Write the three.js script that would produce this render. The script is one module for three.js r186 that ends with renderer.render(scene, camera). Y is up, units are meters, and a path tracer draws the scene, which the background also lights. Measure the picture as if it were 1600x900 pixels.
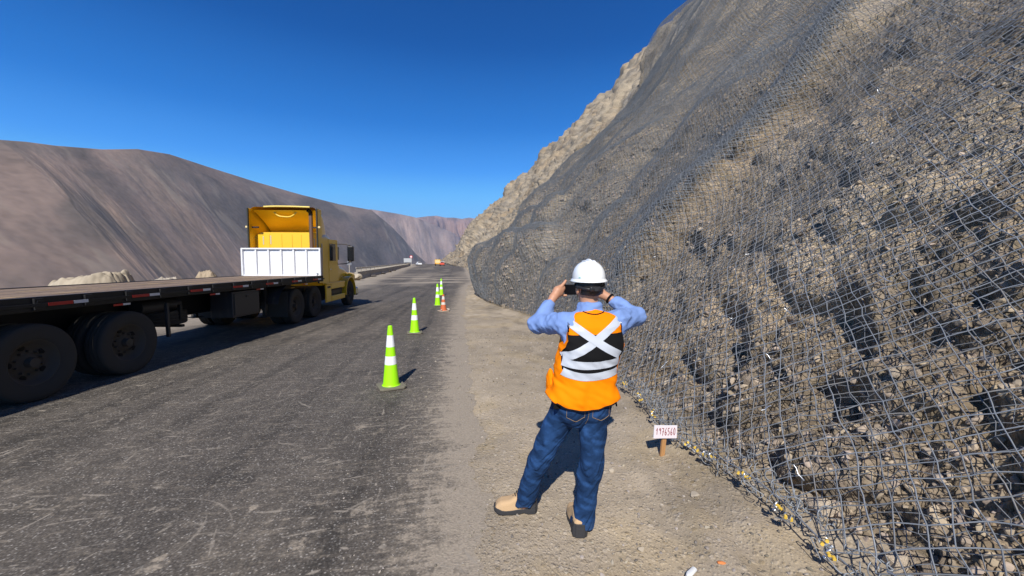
import * as THREE from 'three';
import { mergeGeometries, toCreasedNormals } from 'three/addons/utils/BufferGeometryUtils.js';
import { RoundedBoxGeometry } from 'three/addons/geometries/RoundedBoxGeometry.js';

// ---------------------------------------------------------------- camera, sky, sun, exposure
const scene = new THREE.Scene();
const camera = new THREE.PerspectiveCamera(70.22, 16 / 9, 0.05, 60000);
camera.position.set(0, 1.8, 0);
{
  const pitch = -3.755 * Math.PI / 180, yaw = 8.862 * Math.PI / 180;
  camera.lookAt(Math.sin(yaw) * Math.cos(pitch), 1.8 + Math.sin(pitch), -Math.cos(yaw) * Math.cos(pitch));
}
const renderer = new THREE.WebGLRenderer({ antialias: true });
renderer.toneMapping = THREE.LinearToneMapping;
renderer.toneMappingExposure = 1.3;
renderer.shadowMap.enabled = true;

const SUN = new THREE.Vector3(-0.26, 0.9, 0.77).normalize();
{
  const W = 512, H = 256, d = new Float32Array(W * H * 4);
  const mix = (a, b, t) => a + (b - a) * t;
  // colour of the clear high-desert sky by elevation (sine): rows of [sine, r, g, b]
  const rows = [[0, 0.22, 0.5, 0.8], [0.1, 0.16, 0.44, 0.8], [0.151, 0.11, 0.4, 0.8], [0.208, 0.05, 0.265, 0.73], [0.3, 0.016, 0.155, 0.52], [0.448, 0.003, 0.072, 0.3], [0.6, 0.002, 0.045, 0.2], [1, 0.002, 0.03, 0.14]];
  for (let j = 0; j < H; j++) {
    const el = ((j + 0.5) / H - 0.5) * Math.PI;                    // -90 .. 90, row 0 is the bottom
    for (let i = 0; i < W; i++) {
      const e = Math.max(0, Math.sin(el)), k = (j * W + i) * 4;
      let q = 1; while (q < rows.length - 1 && rows[q][0] < e) q++;
      const t = Math.min(1, (e - rows[q - 1][0]) / (rows[q][0] - rows[q - 1][0]));
      for (let c = 0; c < 3; c++) d[k + c] = mix(rows[q - 1][c + 1], rows[q][c + 1], t);
      d[k + 3] = 1;
    }
  }
  const sky = new THREE.DataTexture(d, W, H, THREE.RGBAFormat, THREE.FloatType);
  sky.mapping = THREE.EquirectangularReflectionMapping;
  sky.magFilter = sky.minFilter = THREE.LinearFilter;
  sky.needsUpdate = true;
  scene.background = sky; scene.environment = sky;
}
const sun = new THREE.DirectionalLight(new THREE.Color(1, 0.95, 0.87), 4.4);
sun.position.copy(SUN).multiplyScalar(60); sun.target.position.set(0, 0, -10);
sun.castShadow = true; sun.shadow.mapSize.set(4096, 4096);
Object.assign(sun.shadow.camera, { left: -45, right: 45, top: 45, bottom: -45, near: 1, far: 200 });
scene.add(sun, sun.target);

// ---------------------------------------------------------------- helpers
let seed = 12345;
const rnd = () => { seed = (Math.imul(seed, 1664525) + 1013904223) >>> 0; return seed / 4294967296; };
const rr = (a, b) => a + (b - a) * rnd();
const clamp = (x, a = 0, b = 1) => x < a ? a : x > b ? b : x;
const lerp = (a, b, t) => a + (b - a) * t;
const ss = (a, b, x) => { const t = clamp((x - a) / (b - a)); return t * t * (3 - 2 * t); };
function h2(x, y, s = 0) { let h = Math.imul(x | 0, 374761393) ^ Math.imul(y | 0, 668265263) ^ Math.imul(s | 0, 1274126177); h = Math.imul(h ^ (h >>> 13), 1274126177); h ^= h >>> 16; h = Math.imul(h, 2246822519); return ((h ^ (h >>> 15)) >>> 0) / 4294967296; }
function vn(x, y, s = 0) {                                          // value noise 0..1
  const ix = Math.floor(x), iy = Math.floor(y); let fx = x - ix, fy = y - iy;
  fx = fx * fx * (3 - 2 * fx); fy = fy * fy * (3 - 2 * fy);
  const a = h2(ix, iy, s), b = h2(ix + 1, iy, s), c = h2(ix, iy + 1, s), d = h2(ix + 1, iy + 1, s);
  return a + (b - a) * fx + (c - a) * fy + (a - b - c + d) * fx * fy;
}
function fbm(x, y, o = 4, s = 0) { let v = 0, a = 0.5, t = 0; for (let i = 0; i < o; i++) { v += a * vn(x, y, s + i * 17); t += a; x = x * 2.03 + 11.3; y = y * 2.03 + 5.7; a *= 0.5; } return v / t; }
const wor = { f1: 0, f2: 0, id: 0 };
function worley(x, y, s = 0) {
  const ix = Math.floor(x), iy = Math.floor(y); let f1 = 9, f2 = 9, id = 0;
  for (let j = -1; j <= 1; j++) for (let i = -1; i <= 1; i++) {
    const cx = ix + i, cy = iy + j, a = h2(cx, cy, s), dx = cx + 0.1 + 0.8 * a - x, dy = cy + 0.1 + 0.8 * h2(cx, cy, s + 91) - y, d = dx * dx + dy * dy;
    if (d < f1) { f2 = f1; f1 = d; id = h2(cx, cy, s + 37); } else if (d < f2) f2 = d;
  }
  wor.f1 = Math.sqrt(f1); wor.f2 = Math.sqrt(f2); wor.id = id; return wor;
}
function pl(pts, x) {                                               // piecewise smooth-linear table [[x, y], ...] with rising x
  if (x <= pts[0][0]) return pts[0][1];
  for (let i = 1; i < pts.length; i++) if (x <= pts[i][0]) { const t = (x - pts[i - 1][0]) / (pts[i][0] - pts[i - 1][0]); return lerp(pts[i - 1][1], pts[i][1], t * t * (3 - 2 * t) * 0.5 + t * 0.5); }
  return pts[pts.length - 1][1];
}
const C = (r, g, b) => new THREE.Color().setRGB(r, g, b);
const mat = (r, g, b, rough = 0.8, metal = 0, extra = {}) => new THREE.MeshStandardMaterial({ color: C(r, g, b), roughness: rough, metalness: metal, ...extra });
const taken = {};
function numbered(n) { taken[n] = (taken[n] ?? -1) + 1; return taken[n] ? `${n}_${String(taken[n]).padStart(3, '0')}` : n; }
function shade(o) { o.castShadow = true; o.receiveShadow = true; return o; }
function mesh(name, geo, m, parent) { const o = shade(new THREE.Mesh(geo, m)); o.name = parent ? name : numbered(name); (parent || scene).add(o); return o; }
function thing(name, label, category, pos = [0, 0, 0], turn = 0, group) {
  const o = new THREE.Group(); o.name = numbered(name); o.position.set(...pos); o.rotation.y = turn; o.userData = { label, category };
  if (group) o.userData.group = group; scene.add(o); return o;
}
function tag(o, label, category, group) { o.userData = { label, category }; if (group) o.userData.group = group; return o; }
function structure(o, label) { o.userData = { kind: 'structure' }; if (label) o.userData.label = label; return o; }
const V = (x, y, z) => new THREE.Vector3(x, y, z);
function box(w, h, d, x = 0, y = 0, z = 0, r = 0.01) {
  const g = r > 0 ? new RoundedBoxGeometry(w, h, d, 1, Math.min(r, w / 2.1, h / 2.1, d / 2.1)) : new THREE.BoxGeometry(w, h, d);
  return g.translate(x, y, z);
}
function cyl(r0, r1, h, x, y, z, axis = 'y', n = 20) {
  const g = new THREE.CylinderGeometry(r1, r0, h, n);
  if (axis === 'x') g.rotateZ(-Math.PI / 2); if (axis === 'z') g.rotateX(Math.PI / 2);
  return g.translate(x, y, z);
}
function tube(pts, r, seg = 0, rad = 6) { const c = new THREE.CatmullRomCurve3(pts.map(p => V(...p)), false, 'centripetal'); return new THREE.TubeGeometry(c, seg || pts.length * 4, r, rad, false); }
function merged(list) { return mergeGeometries(list.map(g => { const q = g.index ? g.toNonIndexed() : g; for (const k of Object.keys(q.attributes)) if (!['position', 'normal', 'uv'].includes(k)) q.deleteAttribute(k); return q; })); }
function dataTex(w, h, fill, srgb = true, rep = false) {
  const a = new Uint8Array(w * h * 4); fill(a, w, h);
  const t = new THREE.DataTexture(a, w, h); t.magFilter = THREE.LinearFilter; t.minFilter = THREE.LinearMipmapLinearFilter; t.generateMipmaps = true;
  if (srgb) t.colorSpace = THREE.SRGBColorSpace; if (rep) t.wrapS = t.wrapT = THREE.RepeatWrapping; t.needsUpdate = true; return t;
}
const LUT = new Uint8Array(4097); for (let i = 0; i <= 4096; i++) { const v = i / 4096; LUT[i] = Math.round(255 * (v <= 0.0031308 ? v * 12.92 : 1.055 * Math.pow(v, 1 / 2.4) - 0.055)); }
const enc = v => LUT[v <= 0 ? 0 : v >= 1 ? 4096 : (v * 4096) | 0];  // linear -> sRGB byte
// a rectangular grid of points as a geometry; pos(i, j) -> [x, y, z]
function gridGeo(nu, nv, pos, uv, col) {
  const P = new Float32Array(nu * nv * 3), U = uv ? new Float32Array(nu * nv * 2) : null, K = col ? new Float32Array(nu * nv * 3) : null, I = new Uint32Array((nu - 1) * (nv - 1) * 6);
  for (let j = 0, k = 0; j < nv; j++) for (let i = 0; i < nu; i++, k++) {
    const p = pos(i, j); P[k * 3] = p[0]; P[k * 3 + 1] = p[1]; P[k * 3 + 2] = p[2];
    if (U) { const q = uv(i, j, p); U[k * 2] = q[0]; U[k * 2 + 1] = q[1]; }
    if (K) { const q = col(i, j, p); K[k * 3] = q[0]; K[k * 3 + 1] = q[1]; K[k * 3 + 2] = q[2]; }
  }
  let n = 0;
  for (let j = 0; j < nv - 1; j++) for (let i = 0; i < nu - 1; i++) { const a = j * nu + i; I[n++] = a; I[n++] = a + 1; I[n++] = a + nu; I[n++] = a + 1; I[n++] = a + nu + 1; I[n++] = a + nu; }
  const g = new THREE.BufferGeometry(); g.setAttribute('position', new THREE.BufferAttribute(P, 3));
  if (U) g.setAttribute('uv', new THREE.BufferAttribute(U, 2)); if (K) g.setAttribute('color', new THREE.BufferAttribute(K, 3));
  g.setIndex(new THREE.BufferAttribute(I, 1)); g.computeVertexNormals(); return g;
}
// a rough stone: a subdivided box pushed to a lumpy, faceted form about 1 m across
function stoneGeo(s, flat = 0.75) {
  const g0 = new THREE.IcosahedronGeometry(0.5, 1), p = g0.attributes.position, planes = [];
  for (let k = 0; k < 9; k++) { const a = h2(k, s, 5) * 6.283, c = h2(k, s, 6) * 2 - 1, q = Math.sqrt(1 - c * c); planes.push([q * Math.cos(a), c, q * Math.sin(a), 0.2 + 0.16 * h2(k, s, 7)]); }
  for (let i = 0; i < p.count; i++) {
    let x = p.getX(i), y = p.getY(i), z = p.getZ(i), m = 0.85 + 0.3 * vn(x * 3 + s * 7, y * 3 + z * 2.3, 9);
    x *= m; y *= m; z *= m;
    for (const [a, b, c, d] of planes) { const e = x * a + y * b + z * c - d; if (e > 0) { x -= a * e; y -= b * e; z -= c * e; } }
    p.setXYZ(i, x, y * flat, z);
  }
  g0.computeVertexNormals(); return g0;
}

// ---------------------------------------------------------------- ground, road, dirt shoulder
const roadL = z => pl([[-260, -22], [-237, -18.6], [-119, -10.8], [-50, -7.6], [-31, -6.9], [-10, -8.2], [30, -9]], z);
const roadR = z => pl([[-260, 2], [-190, 3.4], [-116, 4.6], [-40, 2.6], [-26, 1.1], [-12.5, 0.5], [-5.9, 0.34], [-2.2, 0.24], [20, 0.2]], z);
const edgeX = z => roadR(z) + 0.2 * (vn(z * 1.7, 3.1, 4) - 0.5) + 0.12 * (vn(z * 7, 1.1, 5) - 0.5) + 0.05 * (vn(z * 29, 1.1, 6) - 0.5);
{
  // the land: the shelf the road runs on, and the valley side falling away to the left and beyond the bend
  const xs = [], zs = [];
  for (let x = 60; x > -40; x -= 1.6) xs.push(x); for (let x = -40, d = 3; x > -5000; x -= d, d *= 1.1) xs.push(x);
  for (let z = 400; z > 30; z -= 30) zs.push(z); for (let z = 30; z > -300; z -= 4) zs.push(z); for (let z = -300, d = 8; z > -9500; z -= d, d *= 1.12) zs.push(z);
  const land = (x, z) => {
    const e = -15.5 + 2.2 * (vn(z * 0.09, 2, 8) - 0.5) - ss(-60, -240, z) * 10 + ss(0, 60, z) * -4;
    const out = Math.max(e - x, (-262 - z) * 0.8);
    if (out <= 0) return -0.05 + 0.05 * (vn(x * 0.8, z * 0.8, 2) - 0.6) * ss(-9.5, -11, x);
    return Math.max(-180, -0.06 - out * 0.82) + (fbm(x * 0.05, z * 0.05, 3, 3) - 0.5) * Math.min(10, out * 0.3);
  };
  const g = gridGeo(xs.length, zs.length, (i, j) => [xs[i], land(xs[i], zs[j]), zs[j]], null, (i, j, p) => { const n = 0.8 + 0.5 * (fbm(p[0] * 0.35, p[2] * 0.35, 4, 21) - 0.5) ; return [n, n * 0.97, n * 0.94]; });
  structure(mesh('ground', g, mat(0.27, 0.215, 0.165, 0.95, 0, { vertexColors: true })));
}
const strokes = [];                                                 // scrapes and scuffs on the asphalt: x, z, length, heading, width, strength
for (let i = 0; i < 2200; i++) { const z = -1.5 - 12 * Math.pow(rnd(), 1.4), a = rnd() < 0.6 ? rr(-0.25, 0.4) : rnd() < 0.6 ? rr(0.9, 1.8) : rr(0, 6.28); strokes.push([rr(-8.5, 0.5), z, 0.04 + 0.3 * Math.pow(rnd(), 2.6), a, rr(0.006, 0.017), rr(0.25, 1.0), rr(-0.5, 0.5)]); }
for (const s of [[-2.15, -3.35, 0.85, 0.1, 0.011, 0.45, -1.3], [-0.55, -3.5, 0.75, -0.25, 0.012, 0.6, 0.5], [-0.2, -2.8, 0.5, 1.45, 0.016, 0.5, 0.1], [-0.55, -4.75, 0.5, -0.2, 0.02, 0.6, 0.6], [-2.9, -4.6, 1.5, 1.05, 0.012, 0.4, 0.1], [-2.4, -5.2, 1.7, 1.0, 0.011, 0.4, 0.06], [-3.3, -5.6, 1.4, 1.1, 0.012, 0.4, 0.05], [-1.25, -2.35, 0.5, -0.9, 0.014, 0.6, 0.3], [-1.7, -2.7, 0.4, 1.2, 0.01, 0.6, 0.8]]) strokes.push(s);
const blots = [[-1.74, -2.62, 0.05, 0.1, 0.6], [-1.42, -3.13, 0.04, 0.03, 0.7], [-0.98, -2.7, 0.07, 0.06, 0.5], [-0.62, -3.0, 0.09, 0.07, 0.45], [-2.2, -2.6, 0.06, 0.1, 0.5], [-0.95, -4.55, 0.08, 0.12, 0.5], [-1.3, -3.9, 0.06, 0.05, 0.4]];
const oil = [[-0.95, -3.05, 0.09], [-1.2, -2.55, 0.07], [-0.85, -4.9, 0.1], [-1.65, -4.6, 0.1], [-0.2, -5.05, 0.09], [-1.75, -3.55, 0.2], [-2.9, -3.3, 0.2], [-3.7, -3.1, 0.18], [-1.3, -6.8, 0.3], [-4.3, -4.2, 0.25]];
const rc = [0, 0, 0, 0];
function roadCol(x, z, fine) {                                      // linear base colour of the worn asphalt and height in rc[3]
  const big = fbm(x * 0.5, z * 0.22, 3, 31), tr = fbm(x * 3.2, z * 0.16, 3, 41), pat = fbm(x * 1.7, z * 1.7, 4, 51);
  let d = 0.6 + 0.5 * big + 0.4 * (tr - 0.5) + 0.35 * (pat - 0.5);
  for (const [tx, sl, tw] of [[-3.1, 0.1, 0.13], [-5.0, 0.1, 0.15], [-1.9, 0.03, 0.1], [-3.75, 0.04, 0.12], [-6.2, 0.06, 0.14], [-0.75, 0.02, 0.09], [-4.4, 0.13, 0.1]]) { const q = Math.abs(x - tx + sl * (z + 4) - 0.1 * (vn(z * 0.4, tx, 9) - 0.5)) / tw; if (q < 1.5) d *= 1 - 0.45 * ss(1.3, 0.5, q) * (0.35 + 0.65 * vn(z * 0.9, tx, 12)); }
  let r = 0.09 * d, g = 0.077 * d, b = 0.064 * d, hgt = 0.5 + 0.3 * (pat - 0.5);
  let dust = ss(0.5, 0.8, fbm(x * 0.9 + 4, z * 0.35, 4, 61)) * 0.2 + ss(0.58, 0.7, fbm(x * 7, z * 24, 3, 62)) * 0.22 + ss(0.6, 0.7, fbm(x * 21, z * 6.5, 3, 63)) * 0.16;
  const e = roadR(z) - x;                                           // metres inside the right-hand edge
  if (e < 1.6) { const comb = vn(x * 1.5, z * 19, 71) * 0.55 + vn(x * 5.1, z * 48, 72) * 0.45; dust += 0.14 * ss(0.3, 0.8, 0.5 + 0.5 * Math.sin(z * 66 + 4 * vn(x * 2, z * 1.3, 74) + x * 3)) * ss(0.75, 0.55, e) * ss(0.1, 0.25, e) * ss(0.3, 0.6, vn(x * 2, z * 1.1, 75)); dust += ss(1.5, 0.0, e) * (0.12 + 0.25 * ss(0.35, 0.8, comb)) + ss(0.75, 0.0, e + 0.5 * (fbm(x * 7, z * 9, 3, 73) - 0.5)) * 0.85; }
  const l = x - roadL(z);
  if (l < 2) dust += ss(1.8, 0.1, l + (pat - 0.5)) * 0.8;
  if (z < -30) dust += ss(0.5, 0.62, fbm(x * 0.22 + 3, z * 0.45, 3, 77)) * ss(-31, -36, z) * ss(-75, -50, z) * 1.0 + ss(-120, -60, z) * 0 + ss(0.5, 0.7, fbm(x * 0.4, z * 0.06, 3, 78)) * 0.3;
  if (z > -14) for (const [bx, bz, rx, rz, k] of blots) { const q = Math.hypot((x - bx) / rx, (z - bz) / rz); if (q < 1.6) dust += ss(1.2, 0.4, q + 2.2 * (fbm(x * 30, z * 30, 3, 5) - 0.5)) * k; }
  let o = 0; if (z > -14) for (const [bx, bz, rx] of oil) { const q = Math.hypot((x - bx) / rx, (z - bz) / rx / 0.7); if (q < 2) o += ss(1.4, 0.2, q + 1.2 * (pat - 0.5)) * 0.5; }
  r *= 1 - o * 0.7; g *= 1 - o * 0.7; b *= 1 - o * 0.7;
  if (fine) {
    const w = worley(x * 62, z * 62, 3), k = w.id, t = ss(0.5, 0.25, w.f1);
    if (k > 0.42) { const q = (k > 0.93 ? 0.22 : k > 0.78 ? 0.095 : 0.025) * t * (0.6 + 0.8 * h2((k * 9999) | 0, 1)); r += q * 1.03; g += q * 0.98; b += q * 0.9; }
    else { const q = 1 - 0.35 * t; r *= q; g *= q; b *= q; }
    hgt += 0.32 * t * (k - 0.3);
    const n = 0.72 + 0.56 * h2(Math.floor(x * 170), Math.floor(z * 170), 8); r *= n; g *= n; b *= n;
  } else { const n = 0.8 + 0.4 * h2(Math.floor(x * 41), Math.floor(z * 29), 8); r *= n; g *= n; b *= n; }
  if (fine) { const gr = 0.5 * vn(x * 75, z * 75, 15) + 0.3 * vn(x * 26, z * 34, 16) + 0.2 * vn(x * 150, z * 150, 17); dust = dust * 0.5 + ss(0.25, 1.0, dust + (gr - 0.5) * 1.3) * 0.6; }
  dust = clamp(dust); const m = 0.85 + 0.3 * h2(Math.floor(x * 90), Math.floor(z * 90), 14);
  rc[0] = lerp(r, 0.31 * m, dust); rc[1] = lerp(g, 0.262 * m, dust); rc[2] = lerp(b, 0.205 * m, dust); rc[3] = hgt;
  return rc;
}
function roadTextures(x0, x1, z0, z1, w, h, fine) {                 // u runs with x, v runs from z0 (near) to z1 (far)
  const mask = new Float32Array(w * h);
  if (fine) for (const [x, z, len, a, wd, k, bend] of strokes) {
    const n = Math.ceil(len / 0.003); let px = x, pz = z, dir = a, on = 1;
    for (let i = 0; i < n; i++) {
      const t = i / n; px += Math.cos(dir) * 0.003; pz -= Math.sin(dir) * 0.003; dir += bend * 0.003 / Math.max(len, 0.1) ;
      const lw = wd * (0.4 + 1.0 * vn(i * 0.05, k * 50, 3)) * Math.sin(Math.PI * clamp(t * 0.9 + 0.08)), str = k * (0.25 + 0.9 * vn(i * 0.11, k * 90, 4));
      const ci = (px - x0) / (x1 - x0) * w, cj = (pz - z0) / (z1 - z0) * h, ri = Math.max(1, lw / (x1 - x0) * w), rj = Math.max(1, lw / (z0 - z1) * h);
      for (let j = Math.max(0, Math.floor(cj - rj)); j <= Math.min(h - 1, cj + rj); j++) for (let q = Math.max(0, Math.floor(ci - ri)); q <= Math.min(w - 1, ci + ri); q++) {
        const e = Math.hypot((q - ci) / ri, (j - cj) / rj); if (e < 1) mask[j * w + q] = Math.max(mask[j * w + q], str * (1 - e * 0.7));
      }
    }
  }
  const hb = new Uint8Array(w * h * 4);
  const map = dataTex(w, h, a => {
    for (let j = 0; j < h; j++) for (let i = 0; i < w; i++) {
      const x = x0 + (i + 0.5) / w * (x1 - x0), z = z0 + (j + 0.5) / h * (z1 - z0), c = roadCol(x, z, fine), k = (j * w + i) * 4;
      const m = mask[j * w + i] * (0.55 + 0.8 * h2(i, j, 3)), q = clamp(m * 1.7);
      a[k] = enc(lerp(c[0], 0.3, q)); a[k + 1] = enc(lerp(c[1], 0.262, q)); a[k + 2] = enc(lerp(c[2], 0.215, q)); a[k + 3] = 255;
      const v = clamp(c[3]) * 255; hb[k] = hb[k + 1] = hb[k + 2] = v; hb[k + 3] = 255;
    }
  });
  const bump = fine ? dataTex(w, h, a => a.set(hb), false) : null;
  return { map, bump };
}
{
  const road = structure(new THREE.Group()); road.name = 'road'; scene.add(road);
  const strip = (z0, z1, x0, x1, w, h, fine, nz) => {
    const t = roadTextures(x0, x1, z0, z1, w, h, fine);
    const m = new THREE.MeshStandardMaterial({ map: t.map, roughness: 0.88 }); if (fine) { m.bumpMap = t.bump; m.bumpScale = 0.009; }
    const nx = 24;
    const g = gridGeo(nx, nz, (i, j) => { const z = lerp(z0, z1, j / (nz - 1)), x = lerp(Math.max(x0, roadL(z)), Math.min(x1, roadR(z) + 0.25), i / (nx - 1)); return [x, 0, z]; }, (i, j, p) => [(p[0] - x0) / (x1 - x0), (p[2] - z0) / (z1 - z0)]);
    mesh('road_surface', g, m, road);
  };
  strip(-0.4, -9.4, -9, 0.9, 2048, 2048, true, 60);
  strip(-9.4, -40, -9, 4, 1024, 2048, false, 60);
  strip(-40, -262, -24, 6, 512, 2048, false, 120);
  const back = gridGeo(12, 12, (i, j) => [lerp(-9, 0.6, i / 11), 0, lerp(30, -0.4, j / 11)]);
  mesh('road_surface', back, mat(0.095, 0.085, 0.078, 0.9), road);
}
const toeX = z => pl([[-420, -6], [-300, -2], [-200, 1.2], [-116, 5], [-60, 4.2], [-40, 3.4], [-26, 2.7], [-24, 2.0], [-22.5, 1.5], [-20.6, 1.42], [-17, 1.6], [-15.2, 1.9], [-12.6, 2.5], [-9, 2.5], [-5.2, 2.26], [-3.7, 2.16], [-1.9, 2.12], [5, 2.1]], z);
// height of the dirt shoulder
function dirtY(x, z) {
  const e = x - edgeX(z), up = ss(-0.02, 0.25, e);
  const rut = 0.035 * ss(0.16, 0, Math.abs(x - (1.62 + 0.12 * (vn(z * 0.9, 3, 6) - 0.5)) - (z + 2.4) * -0.09) - 0.03) * ss(-6.5, -4, z);
  return 0.004 + up * (0.012 + 0.02 * (fbm(x * 2.2, z * 2.2, 3, 81) - 0.4) + 0.012 * (fbm(x * 9, z * 9, 2, 82) - 0.5) * ss(-9, -6, z) + rut) + 0.16 * ss(-0.35, 0.5, x - toeX(z)) + 0.05 * Math.exp(-(((x - toeX(z) + 0.16) / 0.13) ** 2)) * (0.4 + 0.9 * vn(z * 2.3, x * 3, 84));
}
{
  const w = 1024, h = 2048, X0 = 0.1, X1 = 3.3, Z0 = 0, Z1 = -13, hb = new Uint8Array(w * h * 4);
  const col = (x, z, out) => {
    const big = fbm(x * 0.8, z * 0.8, 3, 91), med = fbm(x * 4, z * 4, 4, 92), e = x - edgeX(z), dark = ss(0.42, 0.66, fbm(x * 2.1 + 7, z * 1.1, 4, 93)) * ss(1.0, 1.6, x) ;
    let d = 0.84 + 0.36 * (big - 0.5) + 0.34 * (med - 0.5); d *= 1 - 0.3 * dark;
    let r = 0.41 * d, g = 0.338 * d, b = 0.248 * d, hg = 0.45 + 0.35 * (med - 0.5);
    const ye = ss(0.5, 0.7, fbm(x * 2.5 + 2, z * 2 + 9, 3, 94)) * 0.5; b *= 1 - 0.16 * ye; r *= 1 + 0.05 * ye;
    const gravel = ss(0.75, 0.1, e) * 0.7 + 0.3 * ss(0.4, 0.65, big);
    for (const [f, s, amp] of [[55, 11, 1], [24, 12, 0.9], [110, 13, 0.7]]) {
      const q = worley(x * f, z * f, s), k = q.id, t = ss(0.42, 0.3, q.f1 / (0.5 + 0.6 * k));
      if (k > 0.8 - 0.28 * gravel) { const v = (h2((k * 1e5) | 0, s) - 0.42) * 0.15 * amp * t; r += v; g += v * 0.97; b += v * 0.95; hg += 0.28 * t * amp; }
    }
    const n = 0.84 + 0.32 * h2(Math.floor(x * 260), Math.floor(z * 200), 8);
    out[0] = r * n; out[1] = g * n; out[2] = b * n; out[3] = hg;
  };
  const o = [0, 0, 0, 0];
  const map = dataTex(w, h, a => { for (let j = 0; j < h; j++) for (let i = 0; i < w; i++) { const k = (j * w + i) * 4; col(X0 + (i + 0.5) / w * (X1 - X0), Z0 + (j + 0.5) / h * (Z1 - Z0), o); a[k] = enc(o[0]); a[k + 1] = enc(o[1]); a[k + 2] = enc(o[2]); a[k + 3] = 255; hb[k] = hb[k + 1] = hb[k + 2] = clamp(o[3]) * 255; hb[k + 3] = 255; } });
  const bump = dataTex(w, h, a => a.set(hb), false);
  const sh = structure(new THREE.Group()); sh.name = 'dirt_shoulder'; scene.add(sh);
  const zs = []; for (let z = 4; z > -13; z -= 0.035 * Math.max(1, -z / 3)) zs.push(z); zs.push(-13);
  const nx = 90, row = z => [edgeX(z), toeX(z) + 0.7];
  mesh('near_dirt', gridGeo(nx, zs.length, (i, j) => { const [a, b] = row(zs[j]), x = lerp(a, b, i / (nx - 1)); return [x, dirtY(x, zs[j]), zs[j]]; }, (i, j, p) => [(p[0] - X0) / (X1 - X0), Math.abs((p[2] - Z0) / (Z1 - Z0))]), new THREE.MeshStandardMaterial({ map, bumpMap: bump, bumpScale: 0.014, roughness: 0.95 }), sh);
  const z2 = []; for (let z = -13; z > -200; z -= 0.012 * -z) z2.push(z); z2[0] = -12.995;
  mesh('far_dirt', gridGeo(40, z2.length, (i, j) => { const [a, b] = row(z2[j]), x = lerp(a, b + 2, i / 39); return [x, dirtY(x, z2[j]), z2[j]]; }, null, (i, j, p) => { col(p[0], p[2], o); return [o[0], o[1], o[2]]; }), new THREE.MeshStandardMaterial({ vertexColors: true, roughness: 0.95 }), sh);
  // pale verge on the outer side of the road
  const z3 = []; for (let z = 10; z > -250; z -= 1.2) z3.push(z);
  structure(mesh('verge', gridGeo(14, z3.length, (i, j) => { const z = z3[j], x = roadL(z) - 0.2 * (vn(z, 4, 3) - 0.5) - i / 13 * 2.4 + 0.12; return [x, 0.006 + 0.06 * (i / 13) * vn(x * 2, z * 2, 3), z]; }, null, (i, j, p) => { const n = 0.85 + 0.35 * (fbm(p[0] * 2, p[2] * 0.8, 3, 5) - 0.5); return [0.36 * n, 0.31 * n, 0.25 * n]; }), new THREE.MeshStandardMaterial({ vertexColors: true, roughness: 0.95 })));
}
{
  // loose grit and pebbles: too many to count
  const geos = [stoneGeo(1), stoneGeo(2), stoneGeo(3)], base = mat(1, 1, 1, 0.95), M = new THREE.Matrix4(), Q = new THREE.Quaternion(), E = new THREE.Euler();
  geos.forEach((g, v) => {
    const n = 2600, im = new THREE.InstancedMesh(g, base, n); im.name = numbered('pebbles'); im.castShadow = im.receiveShadow = true;
    for (let i = 0; i < n; i++) {
      const z = -1.2 - 9 * Math.pow(rnd(), 1.7), onRoad = rnd() < 0.25, x = onRoad ? edgeX(z) - 1.3 * Math.pow(rnd(), 2.2) : lerp(edgeX(z), toeX(z) + 0.1, Math.pow(rnd(), 0.85)), s = (0.006 + 0.03 * Math.pow(rnd(), 5)) * (onRoad ? 0.7 : 1) * (z < -5 ? 1.4 : 1);
      M.compose(V(x, (onRoad ? 0 : dirtY(x, z)) + s * 0.12, z), Q.setFromEuler(E.set(rr(-0.4, 0.4), rr(0, 6.28), rr(-0.4, 0.4))), V(s, s, s * rr(0.7, 1.3))); im.setMatrixAt(i, M);
      const t = rr(0.13, 0.36); im.setColorAt(i, C(t * 1.06, t * 0.93, t * rr(0.7, 0.85)));
    }
    im.userData = { kind: 'stuff', label: ['small grey-brown pebbles strewn over the dirt shoulder', 'loose grit scattered along the asphalt edge and shoulder', 'tan gravel bits lying on the dirt verge'][v], category: 'pebbles' }; scene.add(im);
  });
  const st = [[1.34, -3.2, 0.07, 'flat pale stone on the dirt right of the standing man'], [1.16, -2.27, 0.05, 'tan pebble near the lower picture edge, right of the black heel'], [0.96, -2.3, 0.035, 'small light stone lying behind the black boot heel'], [1.83, -2.75, 0.1, 'long pale slab of stone below the numbered stake']];
  st.forEach(([x, z, s, l], i) => { const o = mesh('loose_stone', stoneGeo(20 + i, 0.5), mat(0.42, 0.36, 0.28, 0.95)); o.scale.setScalar(s); if (i === 3) o.scale.set(s * 1.5, s * 0.5, s * 0.7); o.position.set(x, dirtY(x, z) + s * 0.14, z); o.rotation.y = i * 1.3; tag(o, l, 'stone', 'loose stones on the shoulder'); });
}

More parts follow.
